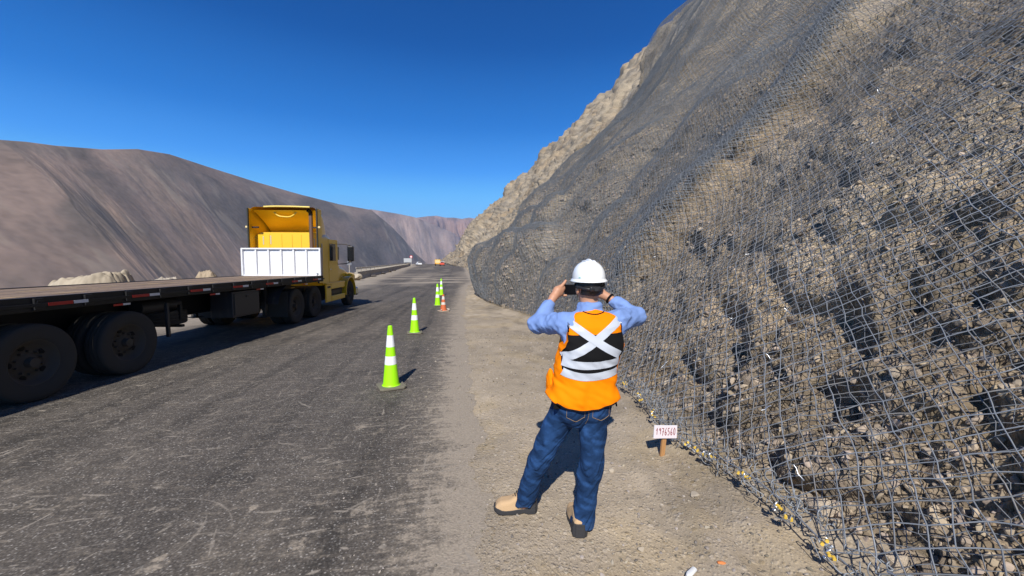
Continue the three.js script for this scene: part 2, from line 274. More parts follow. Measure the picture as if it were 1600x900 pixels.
// ---------------------------------------------------------------- the cut slope on the right: points are set out by z (along the road) and s (metres up the fall line)
const R45 = Math.SQRT1_2;
const lumps = [[-20.6, 1.3, 1.0, 0.3], [-17.2, 2.6, 0.75, 0.42], [-16.2, 4.3, 0.9, 0.4], [-18.4, 4.2, 0.8, 0.34], [-14.4, 2.6, 0.8, 0.45], [-13.6, 5.2, 1.1, 0.4], [-15.2, 1.1, 0.75, 0.3], [-18.6, 1.2, 0.7, 0.3], [-12.2, 1.4, 0.7, 0.25], [-20.2, 5.6, 1.2, 0.35], [-14.6, 7.6, 1.4, 0.45], [-11.2, 3.6, 0.8, 0.22], [-17.6, 7, 1, 0.35], [-22, 8.4, 1.3, 0.35], [-11.4, 8.4, 1.2, 0.35], [-19.5, 10.5, 1.4, 0.4]];
const creases = [[-7.6, 0.5, 0.42, -0.10], [-10.6, 0.6, 0.2, -0.22], [-14.2, 0.8, 0.3, -0.3], [-19, 1.2, 0.4, -0.3]];
function swell(z, s) {                                              // how far the slope stands out from a plain 45 degree plane
  const k = ss(-10, -21, z) * ss(-24.2, -22.3, z - Math.max(0, s - 9) * -0.75);
  let b = k * pl([[0, 0], [0.5, 0.6], [1.05, 0.95], [1.8, 0.95], [3.4, 0.5], [6.8, 0.66], [11.6, 0.5], [16, 0.7], [22, 1.5], [30, 1.2], [42, 0]], s);
  b += 0.45 * ss(-6.4, -9.5, z) * ss(-26, -20, z) * ss(0, 2.2, s);
  b += 3.1 * Math.exp(-((z + 33) ** 2) / 90 - ((s - 25) ** 2) / 95) * ss(10, 16, s);
  for (const [lz, ls, r, a] of lumps) { const q = ((z - lz) ** 2 + (s - ls) ** 2) / (r * r); if (q < 4) b += a * (ls > 5 ? 0.5 : 1.0) * Math.exp(-q * q * 1.3) * (1 + 0.3 * vn(z * 3, s * 3, 8)); }
  for (const [cz, w, a, lean] of creases) { const q = (z - cz - lean * s) / w; if (Math.abs(q) < 3) b += a * Math.exp(-q * q) * ss(0.3, 3, s); }
  const far = ss(-20, -45, z);
  b += (fbm(z * 0.35, s * 0.3, 3, 101) - 0.5) * 0.5 * ss(0.2, 1.6, s);
  if (far > 0) {
    const f = clamp(-z / 40, 0.7, 8);
    b += far * f * ((fbm(z * 0.035, s * 0.03, 3, 111) - 0.5) * 3.0 * ss(0, 14, s) + (Math.abs(fbm(z * 0.13 + s * 0.05, s * 0.06, 5, 112) - 0.5)) * -1.5 * ss(1, 5, s) + (fbm(z * 0.5, s * 0.4, 4, 113) - 0.5) * 0.5 + 0.3);
  }
  return b;
}
function rubble(z, s) {                                             // relief of the broken rock behind the net
  const sc = clamp(-z / 9, 1, 9), a = Math.sqrt(sc), bare = ss(-23, -27, z);
  let wz = z + 0.22 * (vn(z * 3, s * 3, 1) - 0.5), ws = s + 0.22 * (vn(z * 3, s * 3, 2) - 0.5);
  const w1 = worley(wz / (0.62 * a), ws / (0.5 * a), 7), h1 = (1 - w1.f1 * w1.f1 * 1.1) * (0.06 + 0.3 * w1.id * w1.id);
  const w2 = worley(wz / (0.21 * a), ws / (0.17 * a), 8), h2_ = (1 - w2.f1 * w2.f1 * 1.3) * (0.2 + 0.8 * w2.id) * 0.12;
  const w3 = worley(z / (0.075 * a), s / (0.07 * a), 9), h3 = (1 - w3.f1) * w3.id * 0.045;
  const pit = ss(0.60, 0.72, fbm(z * 1.1 + 3, s * 1.1, 4, 121)) * 0.22;
  const quiet = (1 - 0.5 * ss(-9, -13, z)) * (1 - 0.85 * bare);
  return ((h1 + h2_ + h3) * a * 0.9 - pit * a) * quiet + (fbm(z * 9, s * 9, 2, 5) - 0.5) * 0.03 + (bare ? bare * sc * (Math.abs(fbm(z * 0.5, s * 0.35, 5, 6) - 0.5) * -0.5 + (fbm(z * 1.1 + s * 0.5, s * 0.9, 4, 16) - 0.5) * 0.25) : 0);
}
const NET_OUT = 0.1;
function slopeAt(z, s, n, o = [0, 0, 0]) { o[0] = toeX(z) + s * R45 - n * R45; o[1] = s * R45 + n * R45; o[2] = z; return o; }
const rockN = (z, s) => { const sc = Math.sqrt(clamp(-z / 9, 1, 9)), q = 1 - 0.5 * ss(-9, -13, z); return swell(z, s) + rubble(z, s) - (0.27 * sc - 0.04) * q * (1 - 0.35 * ss(1, 0, s)) * (1 - 0.85 * ss(-23, -27, z)) - 0.08; };
{
  const zs = [], us = [];
  for (let z = 3.5; z > -1; z -= 0.12) zs.push(z); for (let z = -1; z > -420; z -= 0.0088 * Math.max(2.6, -z)) zs.push(z);
  for (let s = -0.35; s < 300; s += 0.0092 * Math.max(3, s + 2)) us.push(s);
  const w = 1024, tile = 2.4, hb = new Uint8Array(w * w * 4);
  const map = dataTex(w, w, a => {                                  // broken stone, one 2.4 m tile
    const T = (x, y, f, s) => { const n = Math.round(f); return worleyT(x * n, y * n, n, s); };
    for (let j = 0; j < w; j++) for (let i = 0; i < w; i++) {
      const x = i / w, y = j / w, k = (j * w + i) * 4;
      const c = T(x, y, 22, 3), c1 = c.id, e1 = ss(0.02, 0.16, c.f2 - c.f1), d = T(x, y, 60, 4), c2 = d.id, e2 = ss(0.02, 0.2, d.f2 - d.f1), q = T(x, y, 150, 5), c3 = q.id;
      const v = (0.5 + 0.5 * c1) * (0.66 + 0.5 * c2) * (0.76 + 0.44 * c3) * (0.8 + 0.4 * h2(i, j, 7)) * 1.36 * (0.9 + 0.1 * e1);
      a[k] = enc(v); a[k + 1] = enc(v * (0.965 + 0.03 * c2)); a[k + 2] = enc(v * (0.9 + 0.1 * c1)); a[k + 3] = 255;
      hb[k] = hb[k + 1] = hb[k + 2] = 255 * clamp(0.25 + 0.35 * e1 * c1 + 0.3 * e2 * c2 + 0.12 * c3); hb[k + 3] = 255;
    }
  }, true, true);
  function worleyT(x, y, n, s) { const ix = Math.floor(x), iy = Math.floor(y); let f1 = 9, f2 = 9, id = 0; for (let j = -1; j <= 1; j++) for (let i = -1; i <= 1; i++) { const cx = ix + i, cy = iy + j, mx = ((cx % n) + n) % n, my = ((cy % n) + n) % n, dx = cx + 0.1 + 0.8 * h2(mx, my, s) - x, dy = cy + 0.1 + 0.8 * h2(mx, my, s + 91) - y, d = dx * dx + dy * dy; if (d < f1) { f2 = f1; f1 = d; id = h2(mx, my, s + 37); } else if (d < f2) f2 = d; } return { f1: Math.sqrt(f1), f2: Math.sqrt(f2), id }; }
  const bump = dataTex(w, w, a => a.set(hb), false, true);
  const tone = (z, s) => {                                          // one kind of rock throughout, with grey, reddish and dark patches and a pale outcrop
    const n = fbm(z * 0.5, s * 0.5, 4, 131), big = fbm(z * 0.11, s * 0.09, 3, 132);
    const gy = ss(0.4, 0.62, fbm(z * 0.9 + 1.5, s * 0.9, 4, 136) * 0.6 + fbm(z * 0.07, s * 0.09, 3, 138) * 0.4), rd = ss(0.55, 0.72, fbm(z * 0.12 + 5, s * 0.14, 4, 133)), st = ss(0.55, 0.7, fbm(z * 1.1, s * 0.25, 4, 135)) * 0.25;
    const d = (0.96 + 0.7 * (n - 0.5) + 0.45 * (big - 0.5)) * (1 - st);
    let r = lerp(0.44, 0.34, gy), g = lerp(0.362, 0.295, gy) * (1 - 0.07 * rd), b = lerp(0.262, 0.238, gy) * (1 - 0.16 * rd);
    const pale = ss(0.52, 0.66, fbm(z * 0.22 + s * 0.05, s * 0.13 + 2, 4, 134)) * ss(9, 15, s) * ss(-60, -20, z) * ss(-9, -14, z);
    return [lerp(r * d, 0.52, pale * 0.85), lerp(g * d, 0.47, pale * 0.85), lerp(b * d, 0.4, pale * 0.85)];
  };
  const g = gridGeo(zs.length, us.length, (i, j) => slopeAt(zs[i], us[j], us[j] < 0 ? rockN(zs[i], 0) : rockN(zs[i], us[j])), (i, j) => [zs[i] / tile, us[j] / tile], (i, j) => tone(zs[i], us[j]));
  const hill = structure(new THREE.Group()); hill.name = 'hillside'; scene.add(hill);
  const rockM = new THREE.MeshStandardMaterial({ vertexColors: true, map, bumpMap: bump, bumpScale: 0.05, roughness: 0.95 });
  mesh('rock_face', g, rockM, hill);
  // stones lodged on the face behind the near net, each a piece of its own
  const vs = [], tones = [[0.46, 0.37, 0.27], [0.4, 0.32, 0.235], [0.54, 0.45, 0.35], [0.33, 0.265, 0.2]].map(c => mat(...c, 0.95, 0, { bumpMap: bump, bumpScale: 0.01 }));
  for (let k = 0; k < 8; k++) vs.push(stoneGeo(40 + k, rr(0.6, 0.95)));
  for (let i = 0; i < 300; i++) {
    const z = -1.3 - 6.4 * Math.pow(rnd(), 1.35), s = 0.02 + 6 * Math.pow(rnd(), 1.8), size = (0.055 + 0.15 * Math.pow(rnd(), 2.2)) * (s < 0.5 ? 1.15 : 1), n = rockN(z, s) + size * 0.12;
    const o = mesh('stone', vs[(rnd() * 8) | 0], tones[(rnd() * 4) | 0], hill); o.position.set(...slopeAt(z, s, n)); o.rotation.set(rr(0, 6), rr(0, 6), rr(0, 6)); o.scale.set(size, size * rr(0.7, 1), size * rr(0.8, 1.3));
  }
  // smaller rubble, uncounted
  const M = new THREE.Matrix4(), Q = new THREE.Quaternion(), E = new THREE.Euler(), white = mat(1, 1, 1, 0.95), im = new THREE.InstancedMesh(stoneGeo(60, 0.8), white, 16000);
  for (let i = 0; i < 16000; i++) {
    const z = -1.2 - 20 * Math.pow(rnd(), 1.6), s = 9 * Math.pow(rnd(), 1.5), size = (0.02 + 0.07 * Math.pow(rnd(), 2.5)) * clamp(-z / 7, 1, 2.2);
    M.compose(V(...slopeAt(z, s, rockN(z, s) + size * 0.1)), Q.setFromEuler(E.set(rr(0, 6), rr(0, 6), rr(0, 6))), V(size, size * 0.8, size * 1.2)); im.setMatrixAt(i, M);
    const t = rr(0.22, 0.44); im.setColorAt(i, C(t, t * 0.81, t * rr(0.56, 0.68)));
  }
  im.name = 'rubble'; shade(im); im.userData = { kind: 'stuff' }; hill.add(im);
}

// ---------------------------------------------------------------- rockfall nets: diagonal wires draped over the swell of the slope
const galv = mat(0.25, 0.27, 0.295, 0.5, 0.3), galvs = [galv, mat(0.19, 0.2, 0.215, 0.6, 0.25), mat(0.3, 0.32, 0.345, 0.45, 0.35), mat(0.23, 0.225, 0.22, 0.65, 0.2)], galvFar = mat(0.23, 0.25, 0.275, 0.55, 0.25), galvBright = mat(0.55, 0.57, 0.6, 0.35, 0.8);
function tubeGeo(lines, r, sides) {                                 // polylines -> one geometry of thin tubes
  let nv = 0, ni = 0; for (const l of lines) { nv += l.length * sides; ni += (l.length - 1) * sides * 6; }
  const P = new Float32Array(nv * 3), N = new Float32Array(nv * 3), I = new Uint32Array(ni), t = V(0, 0, 0), u = V(0, 0, 0), v = V(0, 0, 0); let p = 0, q = 0;
  for (const l of lines) {
    for (let i = 0; i < l.length; i++) {
      const a = l[Math.max(0, i - 1)], b = l[Math.min(l.length - 1, i + 1)]; t.set(b[0] - a[0], b[1] - a[1], b[2] - a[2]).normalize();
      u.set(-R45, R45, 0).cross(t).normalize(); v.crossVectors(t, u);
      for (let k = 0; k < sides; k++, p++) {
        const an = k / sides * 6.2832 + 0.5, c = Math.cos(an), s = Math.sin(an), rad = typeof r === 'function' ? r(l[i]) : r;
        for (let d = 0; d < 3; d++) { const e = u.getComponent(d) * c + v.getComponent(d) * s; N[p * 3 + d] = e; P[p * 3 + d] = l[i][d] + e * rad; }
        if (i < l.length - 1) { const k2 = (k + 1) % sides, A = p, B = p - k + k2; I[q++] = A; I[q++] = B; I[q++] = A + sides; I[q++] = B; I[q++] = B + sides; I[q++] = A + sides; }
      }
    }
  }
  const g = new THREE.BufferGeometry(); g.setAttribute('position', new THREE.BufferAttribute(P, 3)); g.setAttribute('normal', new THREE.BufferAttribute(N, 3)); g.setIndex(new THREE.BufferAttribute(I, 1)); return g;
}
// wires of a net: cell side in metres; inside(q, s) says where the net lies (q = -z); lift(q, s) is its height over the swell
function netWires(cell, inside, lift, jit, q0, q1, s1, sd, mid) {
  const h = cell * R45, A = [], node = (i, j) => {
    const q = (i + j) * h + jit * (h2(i, j, sd) - 0.5) + 0.06 * (vn((i + j) * 0.13, (i - j) * 0.1, sd + 3) - 0.5), s = (i - j) * h + jit * (h2(i, j, sd + 1) - 0.5) + 0.08 * (vn((i + j) * 0.12, (i - j) * 0.11, sd + 4) - 0.5);
    return [q, Math.max(0.02, s), lift(q, s) + jit * 0.8 * (h2(i, j, sd + 2) - 0.5)];
  };
  const pt = n => slopeAt(-n[0], n[1], swell(-n[0], n[1]) + n[2], [0, 0, 0]);
  const trace = (at, n0, n1) => {
    let cur = [];
    for (let k = n0; k <= n1; k++) {
      const n = at(k), ok = n[0] > q0 && n[0] < q1 && n[1] > 0.06 && n[1] < s1 && inside(n[0], n[1]);
      if (ok) { if (mid && cur.length) { const a = cur.last; cur.push(pt([(a[0] + n[0]) / 2 + jit * 0.3 * (h2(k, n0, 77) - 0.5), (a[1] + n[1]) / 2 + jit * 0.3 * (h2(k, n0, 78) - 0.5), (a[2] + n[2]) / 2 + jit * 0.3 * (h2(k, n0, 79) - 0.5)])); } cur.push(pt(n)); cur.last = n; }
      if ((!ok || k === n1) && cur.length) { if (cur.length > 2) A.push(cur); cur = []; }
    }
  };
  const I0 = Math.floor(q0 / h / 2) - 2, I1 = Math.ceil((q1 + s1) / h / 2) + 2, J0 = Math.floor((q0 - s1) / h / 2) - 2, J1 = Math.ceil(q1 / h / 2) + 2;
  for (let j = J0; j <= J1; j++) trace(i => node(i, j), I0, I1);
  for (let i = I0; i <= I1; i++) trace(j => node(i, j), J0, J1);
  return A;
}
const seamQ = s => 7.5 + 0.1 * s + 0.25 * (vn(s * 0.8, 2, 3) - 0.5);
const nearEdge = q => Math.max(0.08, 0.12 + 0.05 * Math.sin(q * 3.1));
{
  const net = thing('rockfall_net', 'coarse galvanised wire net over tan rubble, nearest the camera at right', 'wire net', [0, 0, 0], 0, 'rockfall nets on the slope');
  const lift = (q, s) => NET_OUT + 0.05 * (vn(q * 1.6, s * 1.6, 9) - 0.5) + 0.05 * ss(0.9, 0, s);
  const wires = netWires(0.118, (q, s) => q < seamQ(s) + 0.35 && s > nearEdge(q), lift, 0.032, -1.6, 9.4, 12, 201, true);
  wires.sort((a, b) => b.length - a.length);
  wires.slice(0, 285).forEach((l, i) => mesh('wire', tubeGeo([l], 0.0035 + 0.001 * h2(i, 4, 4), 5), galvs[(h2(i, 7, 7) * 4) | 0], net));
  const rest = wires.slice(285); if (rest.length) { const o = mesh('short_wires', tubeGeo(rest, 0.0044, 4), galv, net); o.userData.kind = 'stuff'; }
  const inner = netWires(0.086, (q, s) => q < seamQ(s) && s > nearEdge(q) + 0.05, (q, s) => lift(q, s) - 0.07 - 0.04 * vn(q * 2, s * 2, 5), 0.05, -1.4, 8.6, 9, 301, false);
  mesh('inner_mesh', tubeGeo(inner, 0.003, 3), galvs[1], net).userData.kind = 'stuff';
  // hem: rope, wire ends curled back in loops, rope clips with yellow nuts
  const hem = []; for (let q = -1.6; q < 8.2; q += 0.08) hem.push(slopeAt(-q, nearEdge(q) + 0.02, swell(-q, 0.1) + lift(q, 0) + 0.01));
  mesh('hem_rope', tubeGeo([hem], 0.0055, 6), galv, net);
  const loops = [];
  for (let i = 0; i < 420; i++) {
    const q = 1.2 + 6.8 * Math.pow(rnd(), 1.2), c = slopeAt(-q, nearEdge(q) + rr(-0.05, 0.16), swell(-q, 0.1) + lift(q, 0) + rr(-0.02, 0.05)), r = rr(0.018, 0.045), a0 = rr(0, 6.28), span = rr(2.5, 5), tx = rr(-1, 1), l = [];
    for (let k = 0; k <= 8; k++) { const a = a0 + span * k / 8; l.push([c[0] + Math.cos(a) * r * 0.8, c[1] + Math.sin(a) * r, c[2] + (Math.cos(a) * tx + k * 0.08) * r]); }
    if (rnd() < 0.6) { const e = l[8]; l.push([e[0] + rr(-0.05, 0.05), e[1] + rr(-0.07, 0.03), e[2] + rr(-0.1, 0.1)]); }
    loops.push(l);
  }
  mesh('wire_ends', tubeGeo(loops, 0.0034, 5), galv, net).userData.kind = 'stuff';
  const clipG = merged([new THREE.TorusGeometry(0.019, 0.0055, 6, 14, 4.2).rotateZ(2.4), box(0.034, 0.012, 0.022, 0, -0.016, 0, 0.004), box(0.03, 0.014, 0.018, 0.004, -0.034, 0, 0.004)]), nutG = merged([cyl(0.0095, 0.0085, 0.017, -0.013, -0.006, 0.012, 'z', 6), cyl(0.0095, 0.0085, 0.017, 0.014, -0.006, 0.012, 'z', 6)]), yellow = mat(0.75, 0.5, 0.07, 0.5, 0.1);
  for (const q of [1.62, 1.86, 1.93, 2.17, 2.27, 2.6, 2.66, 2.98, 3.05, 3.16, 3.3, 3.9, 3.98, 4.3, 4.42, 4.85, 4.93, 5.4]) {
    const p = slopeAt(-q, nearEdge(q) + rr(-0.03, 0.03), swell(-q, 0.1) + lift(q, 0) + 0.03), o = mesh('rope_clip', clipG, galvBright, net); o.position.set(...p); o.rotation.set(rr(-0.5, 0.3), rr(-0.9, 0.3), rr(-0.8, 0.8)); mesh('nut', nutG, yellow, o); o.scale.setScalar(1.15);
  }
  // twists of wire and bright scraps caught in the mesh
  const scraps = []; for (let i = 0; i < 60; i++) { const q = 1 + 7 * rnd(), s = 0.2 + 6 * Math.pow(rnd(), 1.5), c = slopeAt(-q, s, swell(-q, s) + lift(q, s) + 0.01), l = []; const dx = rr(-0.05, 0.05), dy = rr(-0.05, 0.05), dz = rr(-0.05, 0.05); for (let k = 0; k < 5; k++) l.push([c[0] + dx * k / 2 + rr(-0.008, 0.008), c[1] + dy * k / 2 + rr(-0.008, 0.008), c[2] + dz * k / 2]); scraps.push(l); }
  mesh('tie_wires', tubeGeo(scraps, 0.005, 5), galvBright, net).userData.kind = 'stuff';

  const net2 = thing('rockfall_net', 'fine blue-grey wire net bulging with boulders beyond the standing man', 'wire net', [0, 0, 0], 0, 'rockfall nets on the slope');
  const edge = s => s < 9 ? 22.9 + 0.5 * (vn(s * 0.7, 5, 3) - 0.5) : 22.9 + (s - 9) * 0.62;
  const lift2 = (q, s) => 0.1 + 0.05 * (vn(q * 1.1, s * 1.1, 19) - 0.5);
  const low = netWires(0.08, (q, s) => q > seamQ(s) - 0.35 && q < edge(s), lift2, 0.03, 6.8, 25, 11, 401, false);
  mesh('low_mesh', tubeGeo(low, p => 0.0052, 3), galvFar, net2).userData.kind = 'stuff';
  const high = netWires(0.125, (q, s) => q > seamQ(s) - 0.35 && q < edge(s) && s > 10.8, lift2, 0.05, 7.5, 46, 46, 501, false);
  mesh('high_mesh', tubeGeo(high, p => 0.0085, 3), galvFar, net2).userData.kind = 'stuff';
  const second = netWires(0.13, (q, s) => q > seamQ(s) - 0.3 && q < edge(s) - 0.2 && s < 18, (q, s) => lift2(q, s) + 0.03, 0.06, 7, 28, 18, 601, false);
  mesh('overlay_mesh', tubeGeo(second, p => 0.0046, 3), galvFar, net2).userData.kind = 'stuff';
  // laps where one width of net overlies the next: bands of doubled wire running down the slope
  for (const [a, lean, top, w] of [[7.5, 0.1, 30, 0.32], [10.4, 0.2, 34, 0.28], [13.6, 0.28, 34, 0.3], [17.4, 0.3, 34, 0.35]]) { const lap = netWires(0.075, (q, s) => Math.abs(q - a - lean * s - 0.2 * (vn(s * 0.8, a, 3) - 0.5)) < w * (0.6 + 0.03 * s) && q < edge(s), (q, s) => lift2(q, s) + 0.05, 0.05, a - 1, a + lean * top + 1, top, 700 + a * 10, false); mesh('net_lap', tubeGeo(lap, p => 0.0042 + 0.00012 * p[1], 3), galv, net2).userData.kind = 'stuff'; }
}

// ---------------------------------------------------------------- mountains across the valley
function mountain(name, label, ridge, foot, yFoot, cols, rough, nu, nv, sd) {
  const rp = ridge.map(p => V(...p)), fp = foot.map(([x, y, z]) => V(x, yFoot, z));
  const along = (pts, t) => { const n = pts.length - 1, f = clamp(t) * n, i = Math.min(n - 1, Math.floor(f)); return pts[i].clone().lerp(pts[i + 1], f - i); };
  const g = gridGeo(nu, nv, (i, j) => {
    const u = i / (nu - 1), t = j / (nv - 1) * 1.25, a = along(fp, u), b = along(rp, u), L = a.distanceTo(b);
    if (t > 1) { const back = (t - 1) * 4, dir = b.clone().sub(a).setY(0).normalize(); return [b.x + dir.x * back * L * 0.5, b.y - back * L * 0.22, b.z + dir.z * back * L * 0.5]; }
    const p = a.clone().lerp(b, t), w = Math.sin(Math.PI * clamp(t, 0, 1)), arc = u * 30;
    const wp = 1.2 * (fbm(arc * 0.7, t * 5, 3, sd) - 0.5), gul = fbm(arc * 0.8 + wp * 0.6, t * 2.0, 4, sd + 1), spur = Math.abs(fbm(arc * 0.3 + t * 0.5, t * 1.1, 3, sd + 2) - 0.5) * 2, fine = fbm(arc * 4 + wp * 3, t * 24, 4, sd + 3) - 0.5;
    p.y += L * rough * (w * ((gul - 0.5) * 1.0 + (0.4 - spur) * 1.3) + fine * 0.12 * Math.min(1, w * 4) - Math.pow(1 - Math.abs(fbm(arc * 2.2 + wp * 0.7, t * 1.4, 4, sd + 11) * 2 - 1), 6) * 0.09 * w) + L * 0.05 * w * (t - 0.3);
    return [p.x, p.y, p.z];
  }, null, (i, j) => {
    const u = i / (nu - 1), t = j / (nv - 1) * 1.25, arc = u * 30;
    const wp = 1.3 * (fbm(arc * 0.7, t * 5, 3, sd) - 0.5), n = fbm(arc * 0.9 + wp, t * 3.2, 5, sd + 5), st = fbm(arc * 2.4 + wp * 1.6, t * 5.5, 5, sd + 6), band = fbm(arc * 0.35 + wp, t * 5, 3, sd + 7), gr = fbm(arc * 14, t * 70, 3, sd + 9);
    const k = 0.84 + 0.7 * (n - 0.5) + 0.22 * (st - 0.5) + 0.42 * (gr - 0.5);
    const m = ss(0.38, 0.64, n * 0.4 + band * 0.6), c = [0, 1, 2].map(q => lerp(cols[0][q], cols[1][q], m) * k);
    const lt = ss(0.57, 0.68, st) * ss(0.35, 0.65, vn(arc * 0.9 + wp, t * 4, sd + 8)) * 0.4; for (let q = 0; q < 3; q++) c[q] = lerp(c[q], cols[2][q] * 0.9, lt);
    return c;
  });
  structure(mesh(name, g, new THREE.MeshStandardMaterial({ vertexColors: true, roughness: 1 })), label);
}
mountain('mountain', 'brown scree mountain across the valley',
  [[-1055, 168, -671], [-978, 198, -779], [-868, 240, -968], [-863, 249, -1012], [-857, 257, -1069], [-861, 284, -1204], [-850, 313, -1308], [-853, 334, -1448], [-839, 337, -1649], [-813, 342, -1936], [-746, 344, -2281], [-667, 356, -2719], [-552, 376, -3152], [-418, 262, -3223], [-332, 165, -3283], [-247, 57, -3291], [-160, -18, -3296]],
  [[-380, 2, -480], [-360, 2, -560], [-340, 2, -700], [-338, 2, -735], [-335, 2, -780], [-330, 2, -880], [-325, 2, -960], [-320, 2, -1070], [-312, 2, -1230], [-300, 2, -1450], [-285, 2, -1720], [-262, 2, -2080], [-235, 2, -2450], [-210, 2, -2600], [-180, 2, -2800], [-155, 2, -2950], [-131, 2, -3097]],
  -180, [[0.155, 0.124, 0.105], [0.222, 0.16, 0.128], [0.3, 0.24, 0.185]], 0.016, 640, 300, 700);
mountain('mountain', 'hazy ridge further up the valley',
  [[-1683, 544, -5341], [-1309, 650, -5650], [-1034, 712, -5910], [-683, 663, -5961], [-467, 624, -5982], [-238, 539, -5995], [86, 407, -5999], [222, 270, -5996], [415, 30, -5986]],
  [[-991, 2, -3772], [-735, 2, -3830], [-532, 2, -3964], [-368, 2, -4083], [-222, 2, -4194], [-67, 2, -4399], [129, 2, -4698], [268, 2, -4993], [447, 2, -5582]],
  -200, [[0.24, 0.19, 0.17], [0.28, 0.21, 0.18], [0.34, 0.28, 0.24]], 0.02, 220, 120, 800);
mountain('mountain', 'far pink range closing the valley',
  [[-2039, 725, -8766], [-1181, 829, -8922], [-648, 923, -8977], [-422, 955, -8990], [-234, 973, -8997], [-45, 936, -9000], [132, 938, -8999], [310, 913, -8995], [461, 942, -8988], [627, 916, -8978], [806, 849, -8964], [1387, 809, -8893], [2470, 872, -8654]],
  [[-1096, 2, -4673], [-706, 2, -4748], [-360, 2, -4786], [-145, 2, -4798], [0, 2, -4800], [147, 2, -4798], [295, 2, -4791], [443, 2, -4780], [665, 2, -4754], [960, 2, -4703], [1461, 2, -4572]],
  -220, [[0.27, 0.19, 0.16], [0.34, 0.22, 0.17], [0.4, 0.29, 0.24]], 0.03, 200, 90, 900);
scene.fog = new THREE.FogExp2(new THREE.Color(0.4, 0.58, 0.95), 0.00003);

// ---------------------------------------------------------------- flatbed trailer and tractor
const steel = mat(0.018, 0.018, 0.02, 0.55, 0.3), rubber = mat(0.042, 0.038, 0.034, 0.95), rimM = mat(0.07, 0.06, 0.05, 0.8, 0.2), redT = mat(0.45, 0.015, 0.012, 0.35), whiteT = mat(0.7, 0.7, 0.72, 0.35), yellowP = new THREE.MeshPhysicalMaterial({ color: C(0.84, 0.51, 0.012), roughness: 0.42, clearcoat: 0.5, clearcoatRoughness: 0.25 }), glassD = mat(0.012, 0.014, 0.018, 0.08), chrome = mat(0.6, 0.6, 0.6, 0.2, 1), toolM = mat(0.045, 0.044, 0.048, 0.5, 0.3), whiteP = mat(0.74, 0.75, 0.78, 0.5);
const tyreGeo = (() => { const pts = [[0.29, -0.1], [0.33, -0.128], [0.43, -0.138], [0.475, -0.13], [0.497, -0.112], [0.503, -0.07], [0.489, -0.066], [0.489, -0.052], [0.504, -0.048], [0.504, -0.01], [0.49, -0.006], [0.49, 0.006], [0.504, 0.01], [0.504, 0.048], [0.489, 0.052], [0.489, 0.066], [0.503, 0.07], [0.497, 0.112], [0.475, 0.13], [0.43, 0.138], [0.33, 0.128], [0.29, 0.1]].map(([r, y]) => new THREE.Vector2(r, y)); return new THREE.LatheGeometry(pts, 44).rotateZ(Math.PI / 2); })();
const rimGeo = side => {
  const pts = [[0.0, 0.03], [0.1, 0.03], [0.115, 0.005], [0.2, -0.015], [0.25, 0.05], [0.285, 0.1], [0.3, 0.105], [0.3, -0.1], [0.29, -0.1]].map(([r, y]) => new THREE.Vector2(r, y));
  const l = [new THREE.LatheGeometry(pts, 32).rotateZ(-Math.PI / 2 * side)];
  for (let k = 0; k < 10; k++) { const a = k / 10 * 6.283; l.push(cyl(0.014, 0.012, 0.04, side * 0.02, Math.cos(a) * 0.15, Math.sin(a) * 0.15, 'x', 6)); }
  l.push(cyl(0.07, 0.06, 0.09, side * 0.06, 0, 0, 'x', 16)); return merged(l);
};
const rimR = rimGeo(1), rimLft = rimGeo(-1);
const holeGeo = (() => { const l = []; for (let k = 0; k < 5; k++) { const a = k / 5 * 6.283 + 0.3; l.push(cyl(0.036, 0.036, 0.012, 0.006, Math.cos(a) * 0.205, Math.sin(a) * 0.205, 'x', 10)); } return merged(l); })(), holeM = mat(0.004, 0.004, 0.004, 0.9);
function wheel(parent, x, z, side, y = 0.5) {
  const w = new THREE.Group(); w.name = 'wheel'; w.position.set(x, y, z); parent.add(w);
  mesh('tyre', tyreGeo, rubber, w); mesh('rim', side > 0 ? rimR : rimLft, rimM, w); const h = mesh('hand_holes', holeGeo, holeM, w); if (side < 0) h.rotation.y = Math.PI; return w;
}
